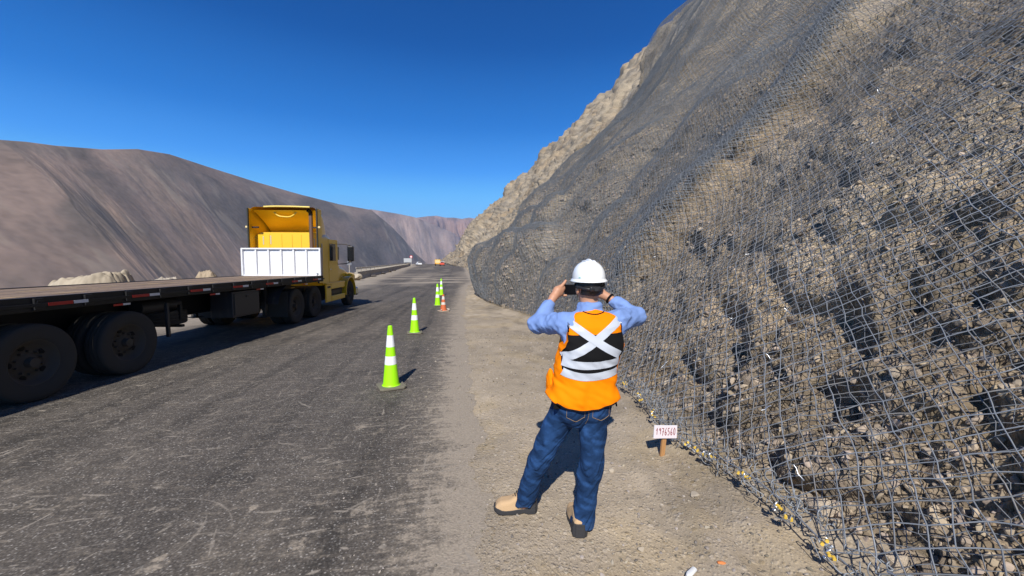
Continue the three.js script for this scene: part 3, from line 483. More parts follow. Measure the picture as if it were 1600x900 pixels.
{
  const T = thing('flatbed_trailer', 'long black flatbed trailer with worn plank deck and white ribbed headboard', 'trailer', [-6.354, 0, -6.899], -9 * Math.PI / 180);
  const ZF = -7.3, ZB = 3.4, W = 1.27, L = ZB - ZF, ZM = (ZB + ZF) / 2;
  // deck boards, each with its own tone
  const grain = dataTex(256, 1024, (a, w, h) => { for (let j = 0; j < h; j++) for (let i = 0; i < w; i++) { const k = (j * w + i) * 4, g = fbm(i * 0.16, j * 0.012, 4, 5), wear = ss(0.5, 0.72, fbm(i * 0.03, j * 0.018, 4, 6)), st = ss(0.6, 0.75, fbm(i * 0.05 + 9, j * 0.05, 3, 7)); let r = lerp(0.7, 1, g), v = r * (1 - 0.45 * st); a[k] = enc(lerp(v, 0.95, wear * 0.5)); a[k + 1] = enc(lerp(v * 0.93, 0.85, wear * 0.5)); a[k + 2] = enc(lerp(v * 0.86, 0.7, wear * 0.5)); a[k + 3] = 255; } }, true, true);
  for (let k = 0; k < 13; k++) {
    const t = 0.72 + 0.5 * h2(k, 3, 9), g = box(0.187, 0.04, L - 0.06, 0, 0, 0, 0.005), m = mat(0.25 * t, 0.19 * t, 0.142 * t, 0.85, 0, { map: grain }); const uv = g.attributes.uv, p = g.attributes.position; for (let i = 0; i < uv.count; i++) uv.setXY(i, p.getX(i) * 3 + k * 0.37, p.getZ(i) * 0.35 + k * 0.21);
    mesh('deck_plank', g, m, T).position.set(-1.152 + k * 0.192, 1.31 + 0.003 * (h2(k, 1, 2) - 0.5), ZM);
  }
  const pale = mat(0.5, 0.36, 0.2, 0.9);                             // long splinters and scuffs where the wood is bare
  for (let k = 0; k < 26; k++) mesh('bare_wood_scuff', new THREE.CircleGeometry(1, 9).rotateX(-Math.PI / 2), pale, T).position.set(rr(-1, 1.1), 1.3345, rr(-6.2, 2)), T.children.at(-1).scale.set(rr(0.02, 0.06), 1, rr(0.12, 0.5));
  for (const s of [-1, 1]) {
    mesh('side_rail', merged([box(0.03, 0.17, L, s * (W - 0.015), 1.245, ZM, 0.006), box(0.07, 0.02, L, s * (W - 0.035), 1.332, ZM, 0.004), box(0.07, 0.02, L, s * (W - 0.04), 1.165, ZM, 0.004)]), steel, T);
    mesh('main_beam', merged([box(0.02, 0.5, L - 1, s * 0.48, 0.93, ZM, 0), box(0.18, 0.025, L - 1, s * 0.48, 0.69, ZM, 0), box(0.18, 0.025, L - 1, s * 0.48, 1.17, ZM, 0)]), steel, T);
    for (let z = ZB - 0.3; z > ZF; z -= 0.62) mesh('stake_pocket', merged([box(0.035, 0.15, 0.11, s * (W + 0.012), 1.25, z, 0.006), box(0.02, 0.03, 0.05, s * (W + 0.025), 1.285, z, 0.004)]), steel, T);
    mesh('rub_rail', box(0.012, 0.045, L, s * (W + 0.034), 1.24, ZM, 0.004), steel, T);
    for (let z = 2.6, k = 0; z > ZF + 0.3; z -= 1.18, k++) {
      mesh('red_reflector', box(0.004, 0.042, 0.3, s * (W + 0.0425), 1.24, z + 0.14, 0), redT, T);
      mesh('white_reflector', box(0.004, 0.042, 0.19, s * (W + 0.0425), 1.24, z - 0.115, 0), whiteT, T);
    }
    for (const z of [-0.55, -2.55, -4.05, -6.2]) { mesh('red_reflector', box(0.006, 0.03, 0.15, s * (W - 0.02), 1.125, z + 0.08, 0), redT, T); mesh('white_reflector', box(0.006, 0.03, 0.12, s * (W - 0.02), 1.125, z - 0.06, 0), whiteT, T); }
    for (const z of [0.65, -0.65]) { wheel(T, s * 1.12, z, s); wheel(T, s * 0.79, z, -s); }
    mesh('landing_leg', merged([box(0.11, 0.62, 0.11, s * 0.9, 0.83, -4.75, 0.01), box(0.08, 0.25, 0.08, s * 0.9, 0.48, -4.75, 0.01), box(0.24, 0.02, 0.24, s * 0.9, 0.35, -4.75, 0.005)]), steel, T);
    mesh('mudguard', new THREE.CylinderGeometry(0.6, 0.6, 0.55, 18, 1, true, 0.2, 1.3).rotateZ(Math.PI / 2).translate(s * 0.98, 0.56, -5.35), toolM, T);
  }
  mesh('cross_members', merged(Array.from({ length: 22 }, (_, k) => box(2.46, 0.09, 0.05, 0, 1.24, ZB - 0.25 - k * 0.48, 0))), steel, T);
  for (const z of [0.65, -0.65]) mesh('axle', merged([cyl(0.065, 0.065, 2.1, 0, 0.5, z, 'x'), box(0.1, 0.2, 1.0, 0.5, 0.62, z, 0.02), box(0.1, 0.2, 1.0, -0.5, 0.62, z, 0.02)]), steel, T);
  mesh('suspension', merged([box(0.12, 0.14, 2.6, 0.52, 0.66, 0, 0.03), box(0.12, 0.14, 2.6, -0.52, 0.66, 0, 0.03), box(0.16, 0.4, 0.3, 0.52, 0.75, 1.5, 0.02), box(0.16, 0.4, 0.3, -0.52, 0.75, 1.5, 0.02), box(0.16, 0.4, 0.3, 0.52, 0.75, -1.4, 0.02), box(0.16, 0.4, 0.3, -0.52, 0.75, -1.4, 0.02)]), steel, T);
  const spare = new THREE.Group(); spare.name = 'spare_wheel'; spare.position.set(0.45, 0.72, -2.0); T.add(spare); mesh('tyre', tyreGeo.clone().rotateZ(Math.PI / 2), rubber, spare); mesh('carrier', merged([box(0.06, 0.3, 0.06, 0.5, 0.1, 0, 0.01), box(1.1, 0.05, 0.08, 0, -0.16, 0, 0.01)]), steel, spare);
  mesh('air_tank', cyl(0.13, 0.13, 0.85, 0.72, 0.97, -1.75, 'z'), toolM, T);
  mesh('hanging_bar', box(0.06, 0.62, 0.05, 1.12, 0.72, -1.52, 0.01).rotateX(0.0), toolM, T).rotation.z = 0.02;
  const tb = mesh('toolbox', box(0.5, 0.58, 0.95, 0.98, 0.84, -3.55, 0.02), toolM, T); mesh('door', box(0.02, 0.48, 0.86, 1.238, 0.84, -3.55, 0.006), toolM, tb); mesh('latch', box(0.03, 0.04, 0.1, 1.252, 1.0, -3.55, 0.006), rimM, tb);
  mesh('bumper', merged([box(2.3, 0.1, 0.1, 0, 0.55, ZB - 0.05, 0.01), box(0.08, 0.6, 0.08, 0.6, 0.85, ZB - 0.06, 0.01), box(0.08, 0.6, 0.08, -0.6, 0.85, ZB - 0.06, 0.01), box(2.54, 0.18, 0.05, 0, 1.24, ZB + 0.02, 0.01)]), steel, T);
  // headboard: sheet, frame and ribs
  const hb = new THREE.Group(); hb.name = 'headboard'; hb.position.set(0, 1.33, -7.2); T.add(hb);
  mesh('sheet', box(2.46, 0.84, 0.02, 0, 0.43, -0.04, 0.003), whiteP, hb);
  mesh('frame', merged([box(2.52, 0.045, 0.09, 0, 0.865, 0, 0.008), box(0.05, 0.87, 0.09, -1.235, 0.42, 0, 0.008), box(0.05, 0.87, 0.09, 1.235, 0.42, 0, 0.008), box(2.42, 0.04, 0.08, 0, 0.02, 0, 0.006)]), whiteP, hb);
  for (let k = 0; k < 5; k++) mesh('rib', box(0.05, 0.8, 0.06, -0.8 + k * 0.4, 0.44, 0, 0.006), whiteP, hb);
  for (let k = 0; k < 6; k++) mesh('panel', box(0.325, 0.7, 0.018, -1.0 + k * 0.4, 0.42, -0.026, 0.006), whiteP, hb);
  mesh('worn_corner', new THREE.CircleGeometry(0.06, 3).translate(1.16, 0.06, 0.046), mat(0.2, 0.22, 0.24, 0.7), hb);
}
{
  const T = thing('truck_tractor', 'yellow truck tractor with tall hollow roof fairing pulling the flatbed', 'truck', [-5.38, 0, -15.1], -4 * Math.PI / 180);
  for (const s of [-1, 1]) { for (const z of [1.05, 2.4]) { wheel(T, s * 1.1, z, s); wheel(T, s * 0.78, z, -s); } wheel(T, s * 1.07, -2.7, s); mesh('frame_rail', box(0.09, 0.24, 6.6, s * 0.42, 0.82, -0.3, 0.01), steel, T); }
  for (const z of [1.05, 2.4, -2.7]) mesh('axle', merged([cyl(0.07, 0.07, 2.0, 0, 0.5, z, 'x'), ...(z > 0 ? [new THREE.SphereGeometry(0.22, 16, 12).translate(0, 0.52, z)] : [])]), steel, T);
  mesh('fifth_wheel', merged([cyl(0.45, 0.45, 0.06, 0, 1.02, 1.6, 'y', 24), box(0.9, 0.2, 0.5, 0, 0.92, 1.6, 0.02)]), steel, T);
  // cab: lofted from cross-sections front to back
  const sec = (z, hw, y0, y1, r, n = 10) => { const p = []; p.push([-hw, y0, z]); for (let k = 0; k <= n; k++) { const a = Math.PI - k / n * Math.PI / 2; p.push([-(hw - r) + Math.cos(a) * r, (y1 - r) + Math.sin(a) * r, z]); } for (let k = 0; k <= n; k++) { const a = Math.PI / 2 - k / n * Math.PI / 2; p.push([(hw - r) + Math.cos(a) * r, (y1 - r) + Math.sin(a) * r, z]); } p.push([hw, y0, z]); return p; };
  const loft = secs => gridGeo(secs[0].length, secs.length, (i, j) => secs[j][i]);
  const cap = s => { const sh = new THREE.Shape(s.map(p => new THREE.Vector2(p[0], p[1]))); return new THREE.ShapeGeometry(sh).translate(0, 0, s[0][2]); };
  const body = [sec(0, 1.09, 0.95, 2.78, 0.28), sec(-0.5, 1.1, 0.95, 2.82, 0.3), sec(-0.95, 1.1, 0.95, 2.74, 0.34), sec(-1.35, 1.07, 0.95, 2.6, 0.36), sec(-1.5, 1.05, 0.95, 2.46, 0.34)];
  const plain = g => { const q = g.index ? g.toNonIndexed() : g; q.deleteAttribute('uv'); return q; };
  const cab = mesh('cab', mergeGeometries([plain(loft(body)), plain(cap(body[0])), plain(loft([sec(-1.5, 1.05, 0.95, 1.75, 0.1), sec(-1.95, 1.02, 0.95, 1.66, 0.1)]))]), yellowP, T); cab.material.side = THREE.DoubleSide;
  // windshield leaning back between cowl and roof
  const ws = gridGeo(12, 6, (i, j) => { const u = i / 11 * 2 - 1, v = j / 5; return [u * lerp(1.0, 0.9, v), lerp(1.68, 2.44, v), lerp(-1.92, -1.5, v) - 0.16 * (1 - u * u)]; });
  mesh('windshield', ws, glassD, cab); mesh('visor', box(1.9, 0.16, 0.3, 0, 2.5, -1.7, 0.05), mat(0.03, 0.03, 0.03, 0.4), cab);
  for (const s of [-1, 1]) {
    const d = mesh('door', box(0.02, 1.62, 0.95, s * 1.1, 1.78, -1.06, 0.008), yellowP, cab);
    mesh('window', new RoundedBoxGeometry(0.02, 0.62, 0.62, 2, 0.009).translate(s * 1.112, 2.12, -0.98), glassD, d); mesh('handle', box(0.03, 0.03, 0.16, s * 1.12, 1.5, -0.72, 0.01), chrome, d);
    mesh('corner_window', box(0.014, 0.5, 0.36, s * 1.07, 2.1, -1.62, 0.004), glassD, cab);
    const e = mesh('side_extender', box(0.035, 2.5, 0.36, s * 1.09, 2.3, 0.18, 0.012), yellowP, T); mesh('rubber_edge', box(0.05, 2.5, 0.07, s * 1.095, 2.3, 0.39, 0.02), mat(0.025, 0.027, 0.022, 0.7), e); mesh('marker_lamp', box(0.09, 0.07, 0.05, s * 1.15, 2.93, 0.36, 0.015), mat(0.75, 0.6, 0.3, 0.4), e);
    for (const y of [2.93, 1.95, 1.2]) mesh('stay', box(0.24, 0.05, 0.05, s * 0.97, y, 0.2, 0.01), steel, e);
    const m = new THREE.Group(); m.name = 'mirror'; T.add(m); mesh('housing', new RoundedBoxGeometry(0.24, 0.6, 0.13, 3, 0.05).translate(s * 1.52, 2.09, -1.78), mat(0.02, 0.02, 0.022, 0.4), m); mesh('glass', box(0.19, 0.52, 0.01, s * 1.52, 2.09, -1.712, 0.004), glassD, m);
    mesh('arm', merged([tube([[s * 1.0, 2.46, -1.7], [s * 1.35, 2.44, -1.78], [s * 1.52, 2.4, -1.78]], 0.016), tube([[s * 1.03, 1.68, -1.75], [s * 1.4, 1.72, -1.78], [s * 1.52, 1.8, -1.78]], 0.018), cyl(0.05, 0.05, 0.08, s * 1.5, 1.78, -1.77)]), rimM, m);
    // skirt with step wells
    const k = mesh('side_skirt', merged([box(0.06, 0.62, 0.5, s * 1.16, 0.66, -0.28, 0.03), box(0.06, 0.22, 1.5, s * 1.16, 0.9, -1.28, 0.03), box(0.06, 0.2, 1.5, s * 1.17, 0.45, -1.28, 0.03), box(0.3, 0.03, 1.5, s * 1.03, 0.53, -1.28, 0.01), box(0.4, 0.05, 2.0, s * 1.0, 1.0, -1.03, 0.01)]), yellowP, T);
    mesh('fuel_tank', cyl(0.27, 0.27, 1.5, s * 0.84, 0.66, -1.2, 'z'), toolM, k); mesh('vent_slot', box(0.02, 0.07, 0.3, s * 1.185, 0.88, -0.28, 0.005), steel, k); mesh('step_tread', box(0.2, 0.03, 1.3, s * 1.07, 0.735, -1.28, 0.008), rimM, k);
  }
  // hood and fenders
  const hs = (z, hw, y1) => sec(z, hw, 0.8, y1, 0.2);
  const hood = mesh('hood', loft([hs(-1.9, 0.98, 1.68), hs(-2.4, 0.93, 1.62), hs(-3.0, 0.88, 1.54), hs(-3.5, 0.84, 1.44), hs(-3.75, 0.78, 1.28)]), yellowP, T); mesh('grille', box(1.3, 0.7, 0.06, 0, 0.98, -3.76, 0.02), chrome, hood);
  for (const s of [-1, 1]) { const f = mesh('fender', (() => { const g = new THREE.CylinderGeometry(0.66, 0.66, 0.42, 26, 1, true, -1.75, 3.3); g.rotateZ(Math.PI / 2).rotateX(0); return g.translate(s * 1.04, 0.52, -2.7); })(), yellowP, T); f.geometry = (() => { const list = []; for (let k = 0; k < 22; k++) { const a = -0.15 + k / 22 * 3.45, g = box(0.42, 0.05, 0.12, 0, 0.63, 0, 0.012); g.rotateX(a - Math.PI / 2).translate(s * 1.03, 0.52, -2.7); list.push(g); } list.push(box(0.4, 0.4, 0.5, s * 0.95, 1.1, -3.4, 0.12)); return merged(list); })(); mesh('headlight', box(0.3, 0.2, 0.08, s * 0.85, 1.08, -3.66, 0.03), chrome, hood); }
  mesh('front_bumper', box(2.4, 0.36, 0.2, 0, 0.5, -3.8, 0.08), chrome, T);
  // hollow roof fairing, open to the rear
  const fs = (z, hw, y1, r) => { const o = sec(z, hw, 2.62, y1, r); return o; };
  const rf = mesh('roof_fairing', loft([fs(0.3, 1.07, 3.6, 0.16), fs(0.0, 1.06, 3.6, 0.2), fs(-0.35, 1.02, 3.56, 0.3), fs(-0.7, 0.95, 3.42, 0.4), fs(-1.05, 0.85, 3.16, 0.36), fs(-1.35, 0.72, 2.86, 0.22), fs(-1.55, 0.62, 2.66, 0.03)]), yellowP, T);
  const liner = (z0, z1, y0, y1) => gridGeo(24, 10, (i, j) => { const u = i / 23 * 2 - 1, v = j / 9; return [u * lerp(0.85, 1.0, v), lerp(y0, y1, v) - 0.16 * u * u * (1 - v), lerp(z0, z1, Math.pow(v, 1.6))]; });
  mesh('liner', liner(-0.75, 0.25, 2.84, 3.5), yellowP, rf);
  mesh('stiffener', tube([[-0.42, 3.48, 0.12], [-0.26, 3.33, 0.1], [-0.1, 3.3, 0.1], [0.12, 3.3, 0.1], [0.26, 3.38, 0.1], [0.38, 3.48, 0.12]], 0.025), mat(0.8, 0.55, 0.08, 0.4), rf);
  mesh('rim_trim', tube([[-0.62, 3.6, 0.31], [-0.3, 3.615, 0.31], [0.3, 3.615, 0.31], [0.85, 3.6, 0.31]], 0.03), mat(0.8, 0.62, 0.15, 0.4), rf);
  // rear wall details
  for (const [x, w] of [[-0.62, 0.012], [-0.22, 0.012], [0.12, 0.012], [0.42, 0.012]]) mesh('seam', box(w, 0.7, 0.01, x, 2.36, 0.004, 0.003), mat(0.6, 0.35, 0.01, 0.5), cab);
  mesh('rear_ledge', box(2.0, 0.05, 0.05, 0, 1.98, 0.02, 0.015), yellowP, cab); mesh('louvre', merged([box(0.28, 0.1, 0.02, -0.42, 1.86, 0.008, 0.005), box(0.28, 0.1, 0.02, 0.36, 1.86, 0.008, 0.005)]), mat(0.5, 0.3, 0.01, 0.6), cab);
  for (const [x, y, h] of [[-0.82, 2.5, 0.28], [-0.58, 2.52, 0.3], [0.86, 2.45, 0.26]]) mesh('rivet_strip', box(0.035, h, 0.006, x, y, 0.005, 0.002), mat(0.5, 0.47, 0.38, 0.6), cab);
  const ex = mesh('exhaust_stack', merged([cyl(0.062, 0.062, 2.0, 0.83, 2.35, 0.2, 'y', 20)]), mat(0.16, 0.1, 0.075, 0.65, 0.4), T); mesh('stack_tip', merged([tube([[0.83, 3.34, 0.2], [0.83, 3.44, 0.22], [0.8, 3.5, 0.34]], 0.066, 8, 14)]), steel, ex);
  mesh('grab_rail', cyl(0.018, 0.018, 1.3, 1.13, 1.75, 0.1), mat(0.6, 0.5, 0.4, 0.4, 0.5), T);
  mesh('air_lines', merged([tube([[0.1, 1.7, 0.02], [0.15, 1.35, 0.5], [0.1, 1.45, 0.75]], 0.014), tube([[-0.1, 1.7, 0.02], [-0.15, 1.3, 0.5], [-0.1, 1.45, 0.75]], 0.014)]), steel, T);
  mesh('mud_flap', merged([box(0.6, 0.7, 0.015, 0.95, 0.62, 3.05, 0.004), box(0.6, 0.7, 0.015, -0.95, 0.62, 3.05, 0.004)]), rubber, T);
}

// ---------------------------------------------------------------- traffic cones
const lime = mat(0.36, 0.86, 0.004, 0.45), tapeW = mat(0.82, 0.84, 0.88, 0.3), coneBase = mat(0.17, 0.155, 0.115, 0.9), tapeDirty = mat(0.6, 0.57, 0.52, 0.5), orangeOld = mat(0.55, 0.13, 0.045, 0.7);
function cone(label, x, z, turn, H, bodyM, tM, baseM, bw, r0, r1, bands, tilt = 0) {
  const T = thing('traffic_cone', label, 'traffic cone', [x, 0, z], turn, 'traffic cones along the road edge');
  const rad = y => lerp(r0, r1, (y - 0.05) / (H - 0.05)), lat = pts => new THREE.LatheGeometry(pts.map(([r, y]) => new THREE.Vector2(r, y)), 36);
  const b = new THREE.Group(); b.name = 'cone_body'; T.add(b);
  mesh('shell', lat([[r0 + 0.02, 0.035], [r0 + 0.012, 0.046], [r0, 0.06], [rad(H - 0.012), H - 0.012], [r1 - 0.006, H - 0.002], [r1 - 0.012, H], [r1 - 0.014, H - 0.03], [r0 - 0.03, 0.06]]), bodyM, b);
  for (const [a, c] of bands) { const y1 = H - a * H, y0 = H - c * H; mesh('reflective_band', lat([[rad(y0) + 0.0005, y0], [rad(y0) + 0.0022, y0 + 0.002], [rad(y1) + 0.0022, y1 - 0.002], [rad(y1) + 0.0005, y1]]), tM, b); }
  const c = bw * 0.2, s = new THREE.Shape(); [[-bw + c, -bw], [bw - c, -bw], [bw, -bw + c], [bw, bw - c], [bw - c, bw], [-bw + c, bw], [-bw, bw - c], [-bw, -bw + c]].forEach(([x, y], i) => i ? s.lineTo(x, y) : s.moveTo(x, y));
  mesh('base', new THREE.ExtrudeGeometry(s, { depth: 0.018, bevelEnabled: true, bevelSize: 0.008, bevelThickness: 0.008, bevelSegments: 2 }).rotateX(-Math.PI / 2).translate(0, 0.014, 0), baseM, T);
  for (const [px, pz] of [[-0.7, -0.7], [0.7, -0.7], [-0.7, 0.7], [0.7, 0.7]]) mesh('foot', box(bw * 0.35, 0.012, bw * 0.35, px * bw, 0.006, pz * bw, 0.003), baseM, T);
  if (tilt) b.rotation.z = tilt; return T;
}
const B2 = [[0.154, 0.338], [0.485, 0.618]];
cone('lime green cone with two white bands, nearest the camera', -0.82, -5.95, 0.35, 0.89, lime, tapeW, coneBase, 0.175, 0.112, 0.03, B2);
cone('lime green cone, second nearest, between the near cone and the orange one', -0.84, -10.4, 0.1, 0.89, lime, tapeW, coneBase, 0.175, 0.112, 0.03, B2);
cone('lime green cone just left of the small orange cone', -0.43, -16.7, 0.2, 0.89, lime, tapeW, coneBase, 0.175, 0.112, 0.03, B2);
cone('farthest lime green cone, half hidden behind another', -0.36, -21.7, 0.5, 0.89, lime, tapeW, coneBase, 0.175, 0.112, 0.03, B2);
{
  const T = cone('short faded orange cone with dirty white bands and lumpy base', -0.18, -14.8, 0.5, 0.62, orangeOld, tapeDirty, mat(0.4, 0.33, 0.26, 0.9), 0.16, 0.11, 0.03, [[0.12, 0.3], [0.46, 0.6]]);
  for (const [x, z, s] of [[0.17, 0.05, 0.12], [0.12, 0.16, 0.09], [-0.15, 0.12, 0.1]]) { const o = mesh('weight_stone', stoneGeo(70 + s * 100, 0.7), mat(0.55, 0.48, 0.4, 0.9), T); o.position.set(x, 0.07, z); o.scale.setScalar(s); }
}
// ---------------------------------------------------------------- numbered stake
{
  const T = thing('marker_stake', 'wooden stake with white number board beside the net hem', 'stake', [1.9, 0.0, -3.36], 0.15);
  const wood = mat(0.5, 0.27, 0.11, 0.8, 0, { map: dataTex(64, 256, (a, w, h) => { for (let j = 0; j < h; j++) for (let i = 0; i < w; i++) { const k = (j * w + i) * 4, g = 0.65 + 0.35 * fbm(i * 0.22, j * 0.02, 3, 5); a[k] = enc(g); a[k + 1] = enc(g * 0.96); a[k + 2] = enc(g * 0.9); a[k + 3] = 255; } }) });
  const p = mesh('post', box(0.042, 0.34, 0.022, 0, 0.13, 0, 0.002), wood, T); p.rotation.z = -0.1;
  const cv = document.createElement('canvas'); cv.width = 512; cv.height = 248; const c = cv.getContext('2d'); c.fillStyle = '#d9d0d6'; c.fillRect(0, 0, 512, 248);
  for (let i = 0; i < 500; i++) { c.fillStyle = `rgba(120,110,100,${0.1 * rnd()})`; c.fillRect(rnd() * 512, rnd() * 248, 1 + rnd() * 9, 1 + rnd() * 2); }
  c.strokeStyle = '#7c1a20'; c.lineWidth = 13; c.lineCap = 'round'; c.lineJoin = 'round';
  const G = { 1: [[[0.18, 0.36], [0.5, 0], [0.42, 1]]], 9: [[[0.72, 0.22], [0.4, 0.05], [0.18, 0.25], [0.4, 0.42], [0.72, 0.22], [0.62, 1]]], 7: [[[0.1, 0.04], [0.75, 0.04], [0.4, 1]], [[0.3, 0.5], [0.72, 0.48]]], 6: [[[0.62, 0], [0.25, 0.45], [0.2, 0.85], [0.45, 1], [0.72, 0.8], [0.6, 0.55], [0.24, 0.66]]], 5: [[[0.75, 0.02], [0.25, 0.04], [0.22, 0.42], [0.55, 0.4], [0.75, 0.68], [0.55, 0.97], [0.15, 0.95]]], 0: [[[0.5, 0], [0.22, 0.25], [0.2, 0.75], [0.45, 1], [0.72, 0.75], [0.74, 0.25], [0.5, 0]]] };
  [...'1976560'].forEach((ch, i) => { const x0 = 30 + i * 65, y0 = 52 - i * 1 + (i === 1 ? -6 : 0), h = i < 2 ? 120 : 140, w = 62; for (const st of G[ch]) { c.beginPath(); st.forEach(([u, v], k) => { const x = x0 + u * w, y = y0 + v * h; if (!k) c.moveTo(x, y); else c.lineTo(x, y); }); c.stroke(); } });
  const t = new THREE.CanvasTexture(cv); t.colorSpace = THREE.SRGBColorSpace;
  const bd = new THREE.Group(); bd.name = 'number_board'; bd.position.set(0.018, 0.265, 0.02); bd.rotation.z = -0.12; bd.rotation.x = -0.1; T.add(bd);
  mesh('board', box(0.245, 0.116, 0.008, 0, 0, 0, 0.002), mat(0.72, 0.73, 0.78, 0.7), bd);
  mesh('number', new THREE.PlaneGeometry(0.241, 0.112).translate(0, 0, 0.006), new THREE.MeshStandardMaterial({ map: t, roughness: 0.7 }), bd);
}
// ---------------------------------------------------------------- litter
{
  const b = thing('crushed_bottle', 'crushed clear-white plastic bottle at the lower picture edge', 'bottle', [1.34, 0.035, -2.03], 0.6); b.scale.setScalar(0.62);
  const g = new THREE.LatheGeometry([[0.002, -0.09], [0.026, -0.085], [0.028, 0.03], [0.013, 0.07], [0.012, 0.085]].map(([r, y]) => new THREE.Vector2(r, y)), 16).rotateZ(1.45); const p = g.attributes.position; for (let i = 0; i < p.count; i++) p.setY(i, p.getY(i) * (0.6 + 0.4 * vn(p.getX(i) * 40, p.getZ(i) * 40, 3))); g.computeVertexNormals();
  mesh('shell', g, mat(0.75, 0.77, 0.78, 0.3), b); mesh('cap', cyl(0.014, 0.014, 0.016, -0.094, -0.004, 0, 'x', 12), mat(0.55, 0.25, 0.08, 0.6), b);
  const s = mesh('orange_rag', stoneGeo(81, 0.4), mat(0.6, 0.2, 0.06, 0.9)); s.scale.set(0.06, 0.05, 0.045); s.position.set(1.55, 0.05, -2.06); tag(s, 'small orange scrap on the dirt at the lower picture edge', 'scrap');
}
// ---------------------------------------------------------------- roadside: spoil heaps, barrier, signs, far vehicles
function heap(name, label, x, z, w, d, h, sd, col, flat, rocky) {
  const n = 110, g = gridGeo(n, n, (i, j) => { const u = i / (n - 1) * 2 - 1, v = j / (n - 1) * 2 - 1, q = Math.pow(Math.pow(Math.abs(u), 2.4) + Math.pow(Math.abs(v), 2.4), 1 / 2.4), top = flat ? ss(1, 0.55, q) : Math.pow(clamp(1 - q), 0.75); const rk = rocky * ((1 - worley(u * 4 + 9, v * 4, sd).f1) * wor.id * 0.3 + (1 - worley(u * 11, v * 11, sd).f1) * wor.id * 0.1 - 0.1) * ss(1, 0.75, q) * (flat ? 0.25 + 0.75 * ss(0.3, 0.7, u) : 1); return [x + u * w, -0.1 + h * top * (0.86 + 0.3 * (fbm(u * 3 + sd, v * 3, 4, sd) - 0.5)) * (flat ? lerp(0.78, 1, ss(-1, 0.6, u)) : 1) + rk * h, z + v * d]; }, null, (i, j, p) => { const k = 0.75 + 0.6 * (fbm(p[0] * 6, p[2] * 6, 4, sd) - 0.5); return [col[0] * k, col[1] * k, col[2] * k]; });
  return tag(mesh(name, g, new THREE.MeshStandardMaterial({ vertexColors: true, roughness: 0.95 })), label, 'heap', 'spoil heaps beyond the trailer');
}
heap('sand_heap', 'long flat-topped pale sand heap behind the trailer', -13.5, -18, 1.75, 1.4, 1.62, 3, [0.5, 0.42, 0.31], true, 1);
heap('rock_heap', 'rounded tan rock heap left of the white headboard', -10.85, -20.5, 1.05, 0.95, 1.78, 5, [0.42, 0.33, 0.23], false, 0.45);
{ const g = heap('rubble_heap', 'low pale slab and rubble between the two larger heaps', -12.55, -20.2, 0.95, 0.7, 1.3, 7, [0.5, 0.44, 0.36], true, 1); }
for (const [x, z, s, l] of [[-9.1, -21, 0.5, 'dark stone showing over the deck just left of the headboard'], [-9.9, -21.5, 0.45, 'low dark stone between rock heap and headboard']]) { const o = mesh('roadside_boulder', stoneGeo(90 + s * 10, 0.8), mat(0.14, 0.115, 0.1, 0.95)); o.scale.set(s * 1.6, s * 1.2, s); o.position.set(x, 1.0, z); o.position.y = 0.9; tag(o, l, 'boulder'); const k = mesh('boulder', stoneGeo(95 + s * 10, 1), mat(0.3, 0.25, 0.2, 0.95), o); k.scale.set(1.6, 1.5, 1.6); k.position.y = -1.1; }
